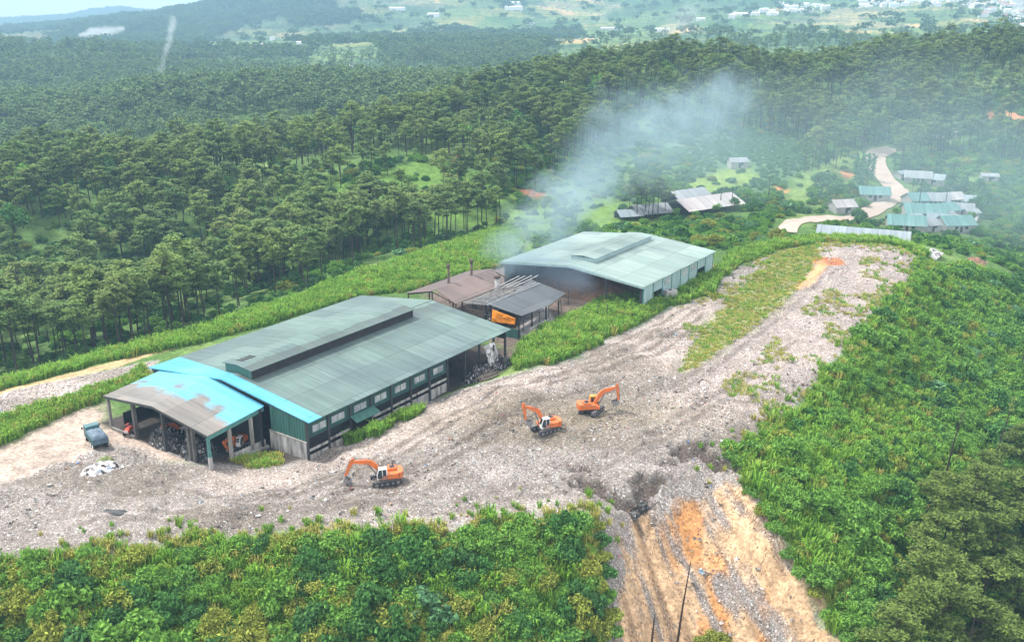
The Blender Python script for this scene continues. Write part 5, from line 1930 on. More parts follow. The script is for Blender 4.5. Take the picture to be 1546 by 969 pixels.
def scatter(name, pts, col, ncol_, mat_label, cat, smin=.8, smax=1.25, tilt=.06, idx=None, scl=None):
    """ONE object that plants copies of small prototypes on its own points (for what nobody could count)."""
    n = len(pts)
    me = bpy.data.meshes.new(name)
    me.vertices.add(n)
    me.vertices.foreach_set('co', np.ascontiguousarray(pts, np.float32).ravel())
    rot = np.stack([RNG.normal(0, tilt, n), RNG.normal(0, tilt, n), RNG.uniform(0, 2 * math.pi, n)], 1).astype(np.float32)
    if scl is None:
        s = RNG.uniform(smin, smax, n)
        scl = np.stack([s * RNG.uniform(.9, 1.1, n), s * RNG.uniform(.9, 1.1, n), s * RNG.uniform(.85, 1.15, n)], 1)
    scl = scl.astype(np.float32)
    if idx is None:
        idx = RNG.integers(0, ncol_, n)
    for an, typ, arr, key in (('rot', 'FLOAT_VECTOR', rot, 'vector'), ('scl', 'FLOAT_VECTOR', scl, 'vector'), ('idx', 'INT', idx.astype(np.int32), 'value')):
        at = me.attributes.new(an, typ, 'POINT')
        at.data.foreach_set(key, arr.ravel())
    o = bpy.data.objects.new(name, me)
    COL.objects.link(o)
    ng = bpy.data.node_groups.new('plant_' + name, 'GeometryNodeTree')
    ng.interface.new_socket('Geometry', in_out='INPUT', socket_type='NodeSocketGeometry')
    ng.interface.new_socket('Geometry', in_out='OUTPUT', socket_type='NodeSocketGeometry')
    gi, go = ng.nodes.new('NodeGroupInput'), ng.nodes.new('NodeGroupOutput')
    ip = ng.nodes.new('GeometryNodeInstanceOnPoints')
    ci = ng.nodes.new('GeometryNodeCollectionInfo')
    ci.inputs['Collection'].default_value = col
    ci.inputs['Separate Children'].default_value = True
    ci.inputs['Reset Children'].default_value = True

    def na(nm, dt):
        nd = ng.nodes.new('GeometryNodeInputNamedAttribute')
        nd.data_type = dt
        nd.inputs['Name'].default_value = nm
        return nd.outputs['Attribute']
    e2r = ng.nodes.new('FunctionNodeEulerToRotation')
    L = ng.links.new
    L(gi.outputs[0], ip.inputs['Points'])
    L(ci.outputs[0], ip.inputs['Instance'])
    ip.inputs['Pick Instance'].default_value = True
    L(na('idx', 'INT'), ip.inputs['Instance Index'])
    L(na('rot', 'FLOAT_VECTOR'), e2r.inputs[0])
    L(e2r.outputs[0], ip.inputs['Rotation'])
    L(na('scl', 'FLOAT_VECTOR'), ip.inputs['Scale'])
    L(ip.outputs[0], go.inputs[0])
    md = o.modifiers.new('plant', 'NODES')
    md.node_group = ng
    return tag(o, mat_label, cat, kind='stuff')


def grid_pts(x0, x1, y0, y1, cell):
    gx = np.arange(x0, x1, cell)
    gy = np.arange(y0, y1, cell)
    a, b = np.meshgrid(gx, gy)
    a = a.ravel() + RNG.uniform(0, cell, a.size)
    b = b.ravel() + RNG.uniform(0, cell, b.size)
    return a, b


def in_poly_pts(pg, cell, shrink=0.0, wobble=3.0):
    lo, hi = pg.min(0) - 2, pg.max(0) + 2
    x, y = grid_pts(lo[0], hi[0], max(lo[1], 62), hi[1], cell)
    d = sdist(x, y, pg) + (fbm(x / 4, y / 4, 3, 9) - .5) * wobble + shrink
    k = (d < 0) & (np.abs(x / y) < .9)
    x, y = x[k], y[k]
    return x, y


def with_z(x, y, dz=0.0):
    return np.stack([x, y, zg(x, y) + dz], 1)


def visible_ground(x, y, h=2.0):
    """rough test: the top of a thing of height h is in the frame and not behind a rise."""
    z = zg(x, y) + h
    px, py = proj(x, y, z)
    ok = (px > -40) & (px < 1586) & (py > -40) & (py < 1010)
    for k in np.linspace(.25, .985, 40):
        ok &= zbase(x * k, y * k) < CAMH + (z - CAMH) * k + .5
    return ok


# ---- pines
PINES = [pine_meshes(100 + k, 17.5 + (k % 3) - 1, 18 + k % 5, 95, .37, .22, 3.7, .56) for k in range(7)]
FINE = [pine_meshes(200 + k, 13.5 + k, 26, 150, .30, .15, 3.9, .42, 'pine_olive') for k in range(4)]


def round_tree(k):
    cs = []
    for q_ in range(20):
        an, r = RNG.uniform(0, 6.28), 3.4 * RNG.random() ** .5
        cs.append((r * math.cos(an), r * math.sin(an), 7 + 5.5 * RNG.random() * max(.2, 1 - (r / 3.6) ** 2) + 1.0))
    v, f = clumps(np.array(cs), RNG.uniform(1.2, 1.9, 20), .75, 60, .40, .26, .5)
    c = mesh_np('crown', v, f, ML['leaf_mid' if k else 'leaf_dark'])
    m = MB()
    m.tube([(0, 0, -1), (.2, .1, 5), (.1, 0, 10)], [.28, .2, .06], 7)
    for q_ in cs[::3]:
        m.tube([(.2, .1, 5), q_], [.1, .03], 4)
    me = bpy.data.meshes.new('trunk')
    me.from_pydata(m.v, [], m.f)
    me.materials.append(MT['bark'])
    return join_mesh('round_tree', me, c)


BROAD = [round_tree(k) for k in range(2)]
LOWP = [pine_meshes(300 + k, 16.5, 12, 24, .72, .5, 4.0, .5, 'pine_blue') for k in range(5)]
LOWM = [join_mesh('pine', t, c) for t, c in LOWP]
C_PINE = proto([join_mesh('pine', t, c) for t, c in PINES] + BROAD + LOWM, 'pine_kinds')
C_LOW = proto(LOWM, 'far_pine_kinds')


def clump_mesh(k):
    n = 14
    cs = np.stack([RNG.uniform(-9, 9, n), RNG.uniform(-9, 9, n), RNG.uniform(7, 14, n)], 1)
    v, f = clumps(cs, RNG.uniform(2.6, 4.2, n), .6, 26, 1.3, .95, .5)
    return mesh_np('tree_clump', v, f, ML['far_tree'])


C_CLUMP = proto([clump_mesh(k) for k in range(4)], 'far_wood_kinds')

back_w = np.array([W(*p)[:2] for p in ((-500, 735), (0, 577), (150, 540), (300, 495), (450, 445), (600, 390), (700, 361), (752, 347), (800, 342))])


def forest_mask(x, y):
    u = x / y
    # beyond the grassy back edge on the left, beyond the fields on the right
    yb = np.interp(u, back_w[:, 0] / back_w[:, 1], back_w[:, 1])
    lim = np.where(u < .01, yb + 4, np.interp(u, [.01, .06, .12, .2, .25, .31, .36, .45, .7], [yb[0] * 0 + 375, 440, 475, 500, 485, 480, 470, 450, 440]))
    return y > lim


x, y = grid_pts(-520, 520, 150, 720, 6.1)
ok = (np.abs(x / y) < .66) & forest_mask(x, y)
x, y = x[ok], y[ok]
dens = fbm(x / 30, y / 30, 3, 123)
keep = RNG.random(len(x)) < np.clip(.15 + 2.4 * (dens - .3), .12, .95)
stand = fbm(x / 16, y / 22, 3, 250)
keep &= (stand > .36) | (RNG.random(len(x)) < .25)
for pg, q in ((CLEAR, .30), (CLEAR2, .30), (CLEAR3, .12), (SPUR, .06), (SPUR2, 0), (TEAL, .0)):
    ins = inpoly(x, y, pg)
    keep &= ~ins | (RNG.random(len(x)) < q)
for pt_, r in ORANGES:
    keep &= np.hypot(x - pt_[0], y - pt_[1]) > r + 2
keep &= sdist(x, y, ROADW, False) > 7
x, y = x[keep], y[keep]
vis = visible_ground(x, y, 12)
order = np.argsort(np.hypot(x, y) + np.where(vis, 0, 1e6))
sel = order[:238]
rest = np.ones(len(x), bool)
rest[sel] = False

pine_proto = {}


def plant_pine(px_, py_, kind, k, s, label, group, lean=0.0, name='pine_tree', z=None):
    key = (kind, k)
    z = float(zg(px_, py_)[0]) if z is None else z
    t, c = (PINES if kind == 'p' else FINE)[k]
    e = empty(name, (px_, py_, z - .1), random.uniform(0, 6.28), label, 'pine tree', group)
    e.rotation_euler = (random.gauss(0, .03), lean + random.gauss(0, .03), e.rotation_euler[2])
    e.scale = (s * random.uniform(.9, 1.12), s * random.uniform(.9, 1.12), s * random.uniform(.9, 1.1))
    for nm, me in (('trunk', t), ('crown', c)):
        o = bpy.data.objects.new(nm, me)
        COL.objects.link(o)
        o.parent = e
    return e


for i in sel:
    u = x[i] / y[i]
    if y[i] < 265 and u < -.2:
        lab, gr = 'tall bare trunked pine on the slope behind the left half of the long hall', 'pines behind the left of the hall'
    elif u < -.2:
        lab, gr = 'dark pine deeper in the hollow behind the left half of the hall', 'pines in the left hollow'
    elif u < -.06:
        lab, gr = 'slender bare trunked pine beyond the green band behind the middle of the hall', 'pines behind the middle of the hall'
    elif u < .1:
        lab, gr = 'pine beyond the grassy hollow behind the smoking sheds', 'pines behind the sheds'
    else:
        lab, gr = 'pine at the foot of the right ridge above the village road', 'pines above the village road'
    plant_pine(x[i], y[i], 'p', int(RNG.integers(0, 7)), RNG.uniform(.8, 1.28), lab, gr)
xr, yr = x[rest], y[rest]
sc = (.8 + .75 * (fbm(xr / 25, yr / 25, 3, 260) - .25)) * RNG.uniform(.8, 1.2, len(xr))
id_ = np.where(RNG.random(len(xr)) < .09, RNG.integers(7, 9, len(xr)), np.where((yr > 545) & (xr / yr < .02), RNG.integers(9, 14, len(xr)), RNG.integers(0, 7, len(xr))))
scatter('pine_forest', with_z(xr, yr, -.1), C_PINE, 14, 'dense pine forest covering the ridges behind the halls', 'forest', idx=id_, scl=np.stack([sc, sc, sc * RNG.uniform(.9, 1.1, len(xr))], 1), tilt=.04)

x, y = grid_pts(-1000, 1000, 720, 1480, 8.2)
ok = np.abs(x / y) < .66
x, y = x[ok], y[ok]
vis = visible_ground(x, y, 18)
op = farm_share(x, y)
ok = vis & (RNG.random(len(x)) > op * .93) & (RNG.random(len(x)) < .9)
x, y = x[ok], y[ok]
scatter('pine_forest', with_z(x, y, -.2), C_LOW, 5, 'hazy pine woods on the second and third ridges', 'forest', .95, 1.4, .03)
x, y = grid_pts(-2600, 2600, 1480, 3600, 15)
ok = np.abs(x / y) < .66
x, y = x[ok], y[ok]
vis = visible_ground(x, y, 25)
op = farm_share(x, y)
ok = vis & (RNG.random(len(x)) > op * .97) & (RNG.random(len(x)) < .85)
x, y = x[ok], y[ok]
scatter('far_woods', with_z(x, y, -2), C_CLUMP, 4, 'blue hazy woods on the far farmed slopes and mountain', 'woods', .8, 1.3, .04)

# hand placed pines: the grove in front of the white shed, the spur, the right slope
for px, py, Yr, s in ((950, 330, 352, .9), (962, 332, 350, 1.0), (974, 330, 354, .95), (984, 333, 350, 1.05), (993, 331, 352, .9), (968, 326, 360, .85), (1004, 328, 356, .8), (978, 334, 346, .95)):
    q = P(px, py, -6.5)
    plant_pine(q[0], q[1], 'p', int(RNG.integers(0, 7)), s, 'dark pine in the small grove before the white roofed sheds', 'pines of the grove before the white sheds')
for px, py, s in ((1215, 262, 1.0), (1226, 258, 1.1), (1236, 256, 1.0), (1247, 250, 1.15), (1258, 244, 1.0), (1269, 240, 1.05), (1280, 236, .95), (1290, 231, 1.0), (1300, 228, .9), (1230, 246, 1.0), (1262, 252, .9), (1310, 222, 1.0), (1360, 262, 1.1), (1380, 246, 1.0), (1405, 238, 1.05), (1352, 238, 1.0)):
    q = W(px, py, 300)
    plant_pine(q[0], q[1], 'p', int(RNG.integers(0, 7)), s, 'tall pine on the light green spur beside the bend of the dirt road', 'pines on the spur by the road')
for px, py, s in ((806, 336, .5), (822, 332, .55), (838, 334, .5), (853, 330, .6), (870, 332, .5), (706, 352, .9), (722, 350, .95), (688, 356, .9), (668, 362, .85), (735, 346, .9)):
    q = W(px, py, 250)
    plant_pine(q[0], q[1], 'p', int(RNG.integers(0, 7)), s, 'young slim pine standing in the smoke behind the burnt sheds' if s < .7 else 'pine at the upper end of the green band near the smoke', 'pines near the smoke')
RS = [(1420, 800, .95), (1452, 780, .9), (1490, 770, 1.0), (1530, 760, .95), (1400, 850, 1.0), (1445, 860, 1.05), (1490, 850, 1.0), (1535, 850, 1.1), (1385, 910, .9),
      (1425, 930, 1.0), (1470, 920, 1.05), (1520, 930, 1.1), (1560, 900, 1.0), (1400, 985, 1.0), (1450, 1000, 1.1), (1500, 1010, 1.05), (1550, 1000, 1.1), (1365, 970, .8),
      (1545, 690, .9), (1560, 800, 1.0), (1580, 740, 1.0), (1345, 1020, .9), (1508, 715, .75), (1472, 730, .7), (1534, 665, .7), (1408, 745, .65)]
for px, py, s in RS:
    z_ = -14 - (px - 1400) * .075 - (py - 800) * .02
    q = W(px, min(py + 40, 1100), 60)
    plant_pine(q[0], q[1], 'f', int(RNG.integers(0, 4)), s * 1.0, 'feathery olive green pine low on the steep slope right of the soil slope' if py > 830 else 'feathery olive green pine higher on the slope right of the heap', 'pines of the lower right slope' if py > 830 else 'pines of the upper right slope')


# nearly bare trunks
def bare_tree(px, py, h, lean, tuft, label, twigs=6):
    q = W(px, py, 60)
    z = float(zg(q[0], q[1])[0])
    e = empty('bare_tree', (q[0], q[1], z - .2), 0, label, 'tree')
    m = MB()
    m.tube([(0, 0, -.5), (lean * .45, .1, h * .5), (lean, 0, h)], [.22, .14, .05], 7)
    for k in range(twigs):
        f_ = .35 + .6 * k / max(1, twigs)
        a = random.uniform(0, 6.28)
        L = random.uniform(.4, 1.3) * (1.2 - f_)
        p0 = Vector((lean * f_, 0, h * f_))
        m.tube([p0, p0 + Vector((math.cos(a) * L, math.sin(a) * L, L * .6))], [.04, .012], 4)
    m.build('trunk', MT['bark_dead'], e)
    if tuft:
        v, f = clumps(np.array([(lean, 0, h), (lean * .95, .2, h * .93), (lean * .9, -.3, h * .88)]), [.6, .7, .6], .8, 50, .25, .09)
        o = bpy.data.objects.new('crown', mesh_np('crown', v, f, ML['pine']))
        COL.objects.link(o)
        o.parent = e
    return e


bare_tree(1020, 985, 15.5, 1.3, False, 'tall leaning dead trunk standing on the orange soil slope', 7)
bare_tree(982, 990, 7.0, .3, False, 'small forked dead tree beside the leaning dead trunk', 9)
bare_tree(1494, 722, 17.5, 2.0, True, 'tall leaning bare pine trunk with a tiny tuft on the right slope', 5)
bare_tree(1426, 722, 14.0, 1.4, True, 'shorter leaning bare trunk left of the tall one on the right slope', 6)
bare_tree(1540, 566, 13, .3, True, 'thin bare trunk at the right edge of the green slope', 5)

# broad crowned trees between the village roofs
for px, py, s in ((1352, 335, .55), (1470, 325, .75), (1462, 345, .6), (1378, 290, .55), (1432, 290, .6), (1455, 295, .75), (1476, 300, .8),
                  (1402, 262, .6), (1366, 258, .55), (1440, 262, .7), (1408, 333, .4), (1490, 318, .7), (1262, 305, .6), (1282, 298, .65), (1020, 332, .45), (1050, 334, .4), (1082, 328, .5), (1108, 318, .55), (1128, 306, .5)):
    q = W(px, py, 290)
    o = bpy.data.objects.new('broadleaf_tree', random.choice(BROAD))
    COL.objects.link(o)
    o.location = (q[0], q[1], float(zg(q[0], q[1])[0]) - .2)
    o.rotation_euler = (0, 0, random.uniform(0, 6.28))
    o.scale = (s, s, s * .85)
    tag(o, 'leafy round crowned tree growing among the houses and sheds by the dirt road', 'tree', 'round trees among the village houses')

# cypress like trees by the road
for px, py, s in ((1290, 278, 1.0), (1299, 281, 1.15), (1308, 277, 1.0), (1316, 272, .9)):
    q = W(px, py, 300)
    z = float(zg(q[0], q[1])[0])
    e = empty('cypress_tree', (q[0], q[1], z), random.uniform(0, 6), 'dark narrow cypress in the short row left of the dirt road', 'tree', 'cypresses left of the road')
    e.scale = (s, s, s)
    cs = [(RNG.normal(0, .35), RNG.normal(0, .35), h) for h in np.linspace(1.2, 12.5, 16)]
    v, f = clumps(np.array(cs), [1.5 * (1 - (k / 18) ** 1.6) + .3 for k in range(16)], .9, 40, .4, .25, .3)
    o = bpy.data.objects.new('crown', mesh_np('crown', v, f, ML['leaf_teal']))
    COL.objects.link(o)
    o.parent = e
    MB().tube([(0, 0, -.5), (0, 0, 11)], [.2, .06], 6).build('trunk', MT['bark'], e)

# ---- bushes, undergrowth and grass
B_DARK = [bush_mesh('bush', 'leaf_dark', 20, 150, .14, .075) for k in range(3)]
B_MID = [bush_mesh('bush', 'leaf_mid', 20, 150, .125, .062) for k in range(3)]
B_OLV = [bush_mesh('bush', 'leaf_olive', 18, 140, .115, .05) for k in range(2)]
B_TEAL = [bush_mesh('bush', 'leaf_teal', 16, 50, .22, .13) for k in range(2)]
C_BUSH = proto(B_DARK + B_MID + B_OLV + B_TEAL, 'bush_kinds')
C_GRASS = proto([grass_mesh('grass', 'grass', 46, 1.3, .6, .06, .55) for k in range(5)] + [grass_mesh('grass', 'grass', 34, 1.6, .5, .065, .8) for k in range(2)] +
                [grass_mesh('grass', 'grass_dry', 40, 1.3, .5, .05, .7) for k in range(3)], 'grass_kinds')
C_SHORT = proto([grass_mesh('grass', 'grass', 30, .5, .5, .04) for k in range(2)] + [grass_mesh('grass', 'grass_dry', 34, .45, .55, .035) for k in range(4)], 'short_grass_kinds')


PFLOOR = poly([(1440, 640), (1600, 600), (1960, 1100), (1330, 1100), (1330, 930), (1375, 800)])
rows = []
for k_ in range(16):
    a_ = W(1478 + k_ * 7, 330, 290)
    b_ = W(1500 + k_ * 7, 215, 290)
    for t_ in np.linspace(0, 1, 34):
        rows.append(a_[:2] * (1 - t_) + b_[:2] * t_ + RNG.normal(0, .3, 2))
rows = np.array(rows)
rs_ = RNG.uniform(.8, 1.3, len(rows))
scatter('crop_rows', with_z(rows[:, 0], rows[:, 1], -.1), C_BUSH, 10, 'slanting rows of blue green crops on the slope at the right edge', 'crops', idx=RNG.integers(8, 10, len(rows)), scl=np.stack([rs_, rs_, rs_], 1))
# single bushes one can point at
KINDS = {'dark': (B_DARK, 'dark broad leaved bush'), 'mid': (B_MID, 'fresh green leafy bush'), 'olive': (B_OLV, 'yellowish olive bush'), 'teal': (B_TEAL, 'blue green bush')}


BUSH_AT = []


def plant_bush(px, py, kind, s, where, group, sz=1.0, ymin=60):
    q = W(px, py, ymin)
    BUSH_AT.append((q[0], q[1], s))
    mes, txt = KINDS[kind]
    o = bpy.data.objects.new('bush', random.choice(mes))
    COL.objects.link(o)
    o.location = (q[0], q[1], float(zg(q[0], q[1])[0]) - .1)
    o.rotation_euler = (0, 0, random.uniform(0, 6.28))
    o.scale = (s, s * random.uniform(.85, 1.15), s * sz)
    return tag(o, txt + ' ' + where, 'bush', group)


for px, py, s in ((205, 905, 2.2), (255, 915, 2.0), (180, 935, 1.9), (240, 945, 2.0), (285, 900, 1.6), (300, 935, 1.7), (150, 910, 1.3)):
    plant_bush(px, py, 'dark', s, 'in the large left thicket of the near bank', 'bushes of the left thicket')
for px, py, s in ((690, 850, 2.2), (725, 858, 1.8), (660, 862, 1.7), (700, 880, 1.7)):
    plant_bush(px, py, 'dark', s, 'in the round thicket below the near edge of the heap', 'bushes of the round thicket')
for px, py, s, kd in ((645, 905, 1.9, 'teal'), (620, 930, 1.7, 'teal'), (675, 930, 1.8, 'teal'), (655, 955, 1.7, 'dark')):
    plant_bush(px, py, kd, s, 'in the pale thicket low on the near bank', 'bushes of the middle thicket')
for px, py, s in ((780, 900, 1.6), (740, 915, 1.7), (820, 930, 1.5), (770, 950, 1.7), (845, 895, 1.4)):
    plant_bush(px, py, 'mid', s, 'low on the near bank left of the soil slope', 'fresh bushes left of the soil slope')
for px, py, s in ((390, 935, 1.8), (350, 955, 1.6), (420, 960, 1.7), (100, 945, 1.6), (60, 965, 1.5), (720, 965, 1.9), (640, 975, 1.6), (470, 965, 1.5), (20, 940, 1.4), (560, 975, 1.6)):
    plant_bush(px, py, 'olive', s, 'along the foot of the near bank', 'olive bushes at the foot of the bank')
for px, py, s in ((860, 840, 1.8), (885, 870, 1.7), (870, 905, 1.8), (895, 925, 1.7), (880, 955, 1.9), (850, 930, 1.6), (900, 890, 1.3), (905, 960, 1.5)):
    plant_bush(px, py, 'olive' if random.random() < .6 else 'dark', s, 'in the tall scrub column beside the soil slope', 'scrub beside the soil slope', 1.5)
for px, py, s in ((903, 795, 1.0), (909, 815, 1.2), (910, 845, 1.2), (914, 870, 1.3), (916, 905, 1.3), (919, 935, 1.4), (920, 960, 1.4)):
    plant_bush(px, py, random.choice(['olive', 'dark', 'mid']), s, 'along the left rim of the soil slope', 'bushes of the left rim')
for px, py, s in ((1135, 745, 1.0), (1150, 775, 1.1), (1168, 800, 1.1), (1188, 840, 1.2), (1208, 868, 1.2), (1232, 900, 1.3), (1256, 935, 1.3), (1280, 968, 1.4)):
    plant_bush(px, py, random.choice(['olive', 'mid', 'mid']), s, 'overhanging the right rim of the soil slope', 'bushes of the right rim')
for px, py, s in ((1105, 693, 1.3), (1118, 703, 1.1), (1100, 684, .9)):
    plant_bush(px, py, 'mid', s, 'on the broken dark edge above the soil slope', 'bushes on the broken edge')
for px, py, s in ((1062, 447, 1.7), (1082, 452, 1.6)):
    plant_bush(px, py, 'olive', s, 'at the bend of the pale track right of the second hall', 'bushes at the bend of the track')
for px, py, s in ((932, 446, 1.8), (950, 448, 1.3)):
    plant_bush(px, py, 'mid', s, 'under the open gable of the pale teal hall', 'bushes under the open gable')
for px, py, s in ((1080, 972, 1.5), (1060, 978, 1.3), (1100, 980, 1.4)):
    plant_bush(px, py, 'olive', s, 'at the bottom of the orange soil slope', 'bushes at the bottom of the soil slope')
for k in range(46):
    px, py = rr.uniform(1240, 1420), rr.uniform(690, 960)
    if px < 1180 + (py - 690) * .42 + 40:
        px += 70
    plant_bush(px, py, rr.choice(['dark', 'dark', 'mid', 'mid', 'mid', 'olive']), rr.uniform(1.2, 2.1), 'among pines right of the soil slope', 'bushes right of the soil slide')
for k in range(50):
    px, py = rr.uniform(1395, 1546), rr.uniform(420, 640)
    plant_bush(px, py, rr.choice(['dark', 'mid', 'mid', 'teal', 'dark']), rr.uniform(1.5, 2.9), 'on the far green slope by the right edge', 'bushes of the far right slope')
for k in range(34):
    px, py = rr.uniform(1225, 1300), rr.uniform(282, 330)
    if abs(px - 1270) < 16 and py > 305:
        continue
    plant_bush(px, py, rr.choice(['dark', 'teal', 'mid', 'olive']), rr.uniform(1.6, 3.0), 'in the scrub left of the dirt road bend', 'scrub left of the dirt road', ymin=290)

BA = np.array(BUSH_AT)


def free_of_bushes(x, y, k=.85):
    ok = np.ones(len(x), bool)
    for bx, by, bs in BA:
        ok &= np.hypot(x - bx, y - by) > bs * k
    return ok


def grass_field(name, pg, cell, label, dry=.12, smin=.8, smax=1.35, shrink=0.0, edge_dry=0.0, wobble=3.0):
    x, y = in_poly_pts(pg, cell, shrink, wobble)
    ok = sdist(x, y, SOIL) > -2.2 if pg is RIGHTS or pg is FORE else np.ones(len(x), bool)
    ok &= free_of_bushes(x, y)
    if pg is RIGHTS:
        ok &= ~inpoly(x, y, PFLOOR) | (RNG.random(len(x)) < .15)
    x, y = x[ok], y[ok]
    n = len(x)
    d = sdist(x, y, pg)
    pat = fbm(x / 7, y / 7, 3, 140)
    isdry = RNG.random(n) < np.clip(dry + (pat > .58) * dry * 2.0 + edge_dry * smooth(-4, -1, d), 0, 1)
    idx = np.where(isdry, RNG.integers(7, 10, n), RNG.integers(0, 7, n))
    s = RNG.uniform(smin, smax, n) * (.7 + .7 * fbm(x / 5, y / 5, 3, 150))
    scl = np.stack([s, s, s * RNG.uniform(.8, 1.2, n)], 1)
    return scatter(name, with_z(x, y, -.05), C_GRASS, 10, label, 'grass', idx=idx, scl=scl, tilt=.12)


grass_field('tall_grass', FORE, 1.05, 'bright tall grass covering the bank below the near edge of the heap', .12, .7, 1.45, .3, .5, wobble=6)
grass_field('tall_grass', RIGHTS, 1.15, 'bright green grass covering the slope right of the heap', .06, .7, 1.5, .3, .15, wobble=6)
grass_field('tall_grass', BAND, .95, 'light green tall grass band between the hall and the pines', .06, .9, 1.5)
grass_field('tall_grass', STRIP, .75, 'tall grass strip between the gravel patch and the yard', .25, .8, 1.3)
grass_field('tall_grass', MIDV, .8, 'bright grass mound between the heap and the burnt sheds', .05, .9, 1.4)
grass_field('tall_grass', FARV, 1.0, 'tall grass hedge round the far end of the heap', .06, 1.0, 1.6)
x, y = in_poly_pts(OLIVE, .9)
scatter('short_grass', with_z(x, y, -.03), C_SHORT, 6, 'olive yellow grass growing in the strip across the far heap', 'grass', .8, 1.4)
q = np.array([W(*p)[:2] for p in ((350, 694), (420, 686), (425, 702), (380, 706))])
x, y = in_poly_pts(q, .5, 0, .5)
scatter('short_grass', with_z(x, y, -.03), C_SHORT, 6, 'yellowish grass tuft at the foot of the low white wall', 'grass', 1.2, 2.0)
tufts = []
for px, py, n, r in ((548, 655, 60, 3.2), (575, 645, 30, 2.0), (612, 630, 40, 2.4), (625, 622, 20, 1.6)):
    c = P(px, py, 0)
    for k in range(n):
        a, rr_ = RNG.uniform(0, 6.28), r * RNG.random() ** .5
        tufts.append((c[0] + rr_ * math.cos(a) * 1.0, c[1] + rr_ * math.sin(a) * .6))
tufts = np.array(tufts)
scatter('tall_grass', with_z(tufts[:, 0], tufts[:, 1], -.05), C_GRASS, 7, 'bright grass tufts growing against the long wall of the hall', 'grass', .9, 1.4)
# stragglers creeping out of the scrub on to the heap
x, y = grid_pts(-120, 130, 95, 285, .9)
d = np.minimum(sdist(x, y, FORE), sdist(x, y, RIGHTS))
k = (d > -1.0) & (d < 7) & (np.abs(x / y) < .7) & (RNG.random(len(x)) < .55 * np.exp(-np.clip(d, 0, 9) / 1.7) * (.3 + 1.6 * (fbm(x / 4, y / 4, 3, 320) > .5))) & (sdist(x, y, SOIL) > .5)
x, y = x[k], y[k]
ss = RNG.uniform(.35, .95, len(x))
scatter('tall_grass', with_z(x, y, -.05), C_GRASS, 10, 'straggling tufts creeping from the scrub on to the edge of the heap', 'grass', scl=np.stack([ss, ss, ss], 1), tilt=.15)
# sparse weeds on the upper right rim of the heap
x, y = grid_pts(40, 125, 150, 285, 1.3)
d = sdist(x, y, RUB)
k = (d < 0) & (d > -14) & (x > 38) & (fbm(x / 6, y / 6, 3, 160) > .52)
x, y = x[k], y[k]
scatter('short_grass', with_z(x, y, -.03), C_SHORT, 6, 'weeds in patches along the right rim of the heap', 'grass', .9, 1.8)

# undergrowth everywhere the ground is wild
x, y = grid_pts(-260, 420, 160, 560, 2.5)
u_ = x / y
_yb = np.interp(u_, back_w[:, 0] / back_w[:, 1], back_w[:, 1])
wild = (np.abs(u_) < .64) & (((u_ < .02) & (y > _yb + 1) & (y < 430)) | ((u_ > .0) & (y > 288)))
for pg in (FARV, RUB, RIGHTS, BAND, MIDV):
    wild &= ~inpoly(x, y, pg)
for o_, a0, a1, b0, b1 in ((O_MAIN, -14, 95, -3, 48), (O_TWO, -8, 48, -3, 46)):
    s_ = (x - o_[0]) * E1[0] + (y - o_[1]) * E1[1]
    t_ = (x - o_[0]) * E2[0] + (y - o_[1]) * E2[1]
    wild &= ~((s_ > a0) & (s_ < a1) & (t_ > b0) & (t_ < b1))
wild &= sdist(x, y, ROADW, False) > 8
for ho in [o for o in bpy.data.objects if o.name.split('.')[0] in ('house', 'shed', 'greenhouse', 'rubbish_pile') and o.parent is None]:
    if ho.location.y < 600:
        rr2 = 22 if ho.name.startswith('greenhouse') else (17 if ho.name.startswith('shed') else 9)
        lx = (x - ho.location.x) * math.cos(-ho.rotation_euler[2]) - (y - ho.location.y) * math.sin(-ho.rotation_euler[2])
        ly = (x - ho.location.x) * math.sin(-ho.rotation_euler[2]) + (y - ho.location.y) * math.cos(-ho.rotation_euler[2])
        wild &= ~((abs(lx) < rr2) & (abs(ly) < (9 if rr2 > 10 else 7)))
for c, r in ORANGES:
    wild &= (np.hypot(x - c[0], y - c[1]) > r * .55)
fden = fbm(x / 18, y / 18, 3, 170)
teal = inpoly(x, y, TEAL) & ~inpoly(x, y, SPUR2)
light = inpoly(x, y, SPUR) | inpoly(x, y, SPUR2) | inpoly(x, y, CLEAR) | inpoly(x, y, CLEAR3)
wild &= (u_ > -.02) | (RNG.random(len(x)) < .4)
wild &= (teal & (RNG.random(len(x)) < .7)) | (RNG.random(len(x)) < np.where(light, .12, np.clip(.25 + 2.2 * (fden - .36), .12, .9)))
x, y, teal, u_ = x[wild], y[wild], teal[wild], u_[wild]
n = len(x)
idx = np.where(teal, RNG.integers(8, 10, n), np.where(RNG.random(n) < .35, RNG.integers(0, 3, n), np.where(RNG.random(n) < .75, RNG.integers(3, 6, n), RNG.integers(6, 10, n))))
idx = np.where((u_ < 0) & (RNG.random(n) < .3), RNG.integers(0, 3, n), idx)
s = np.where(teal, RNG.uniform(.8, 1.2, n), RNG.uniform(.8, 2.0, n) * (1 + .8 * (RNG.random(n) < .08)))
scatter('undergrowth', with_z(x, y, -.1), C_BUSH, 10, 'mixed wild shrubs covering the hollow and slopes round the village', 'undergrowth', idx=idx, scl=np.stack([s, s, s * RNG.uniform(.8, 1.2, n)], 1))
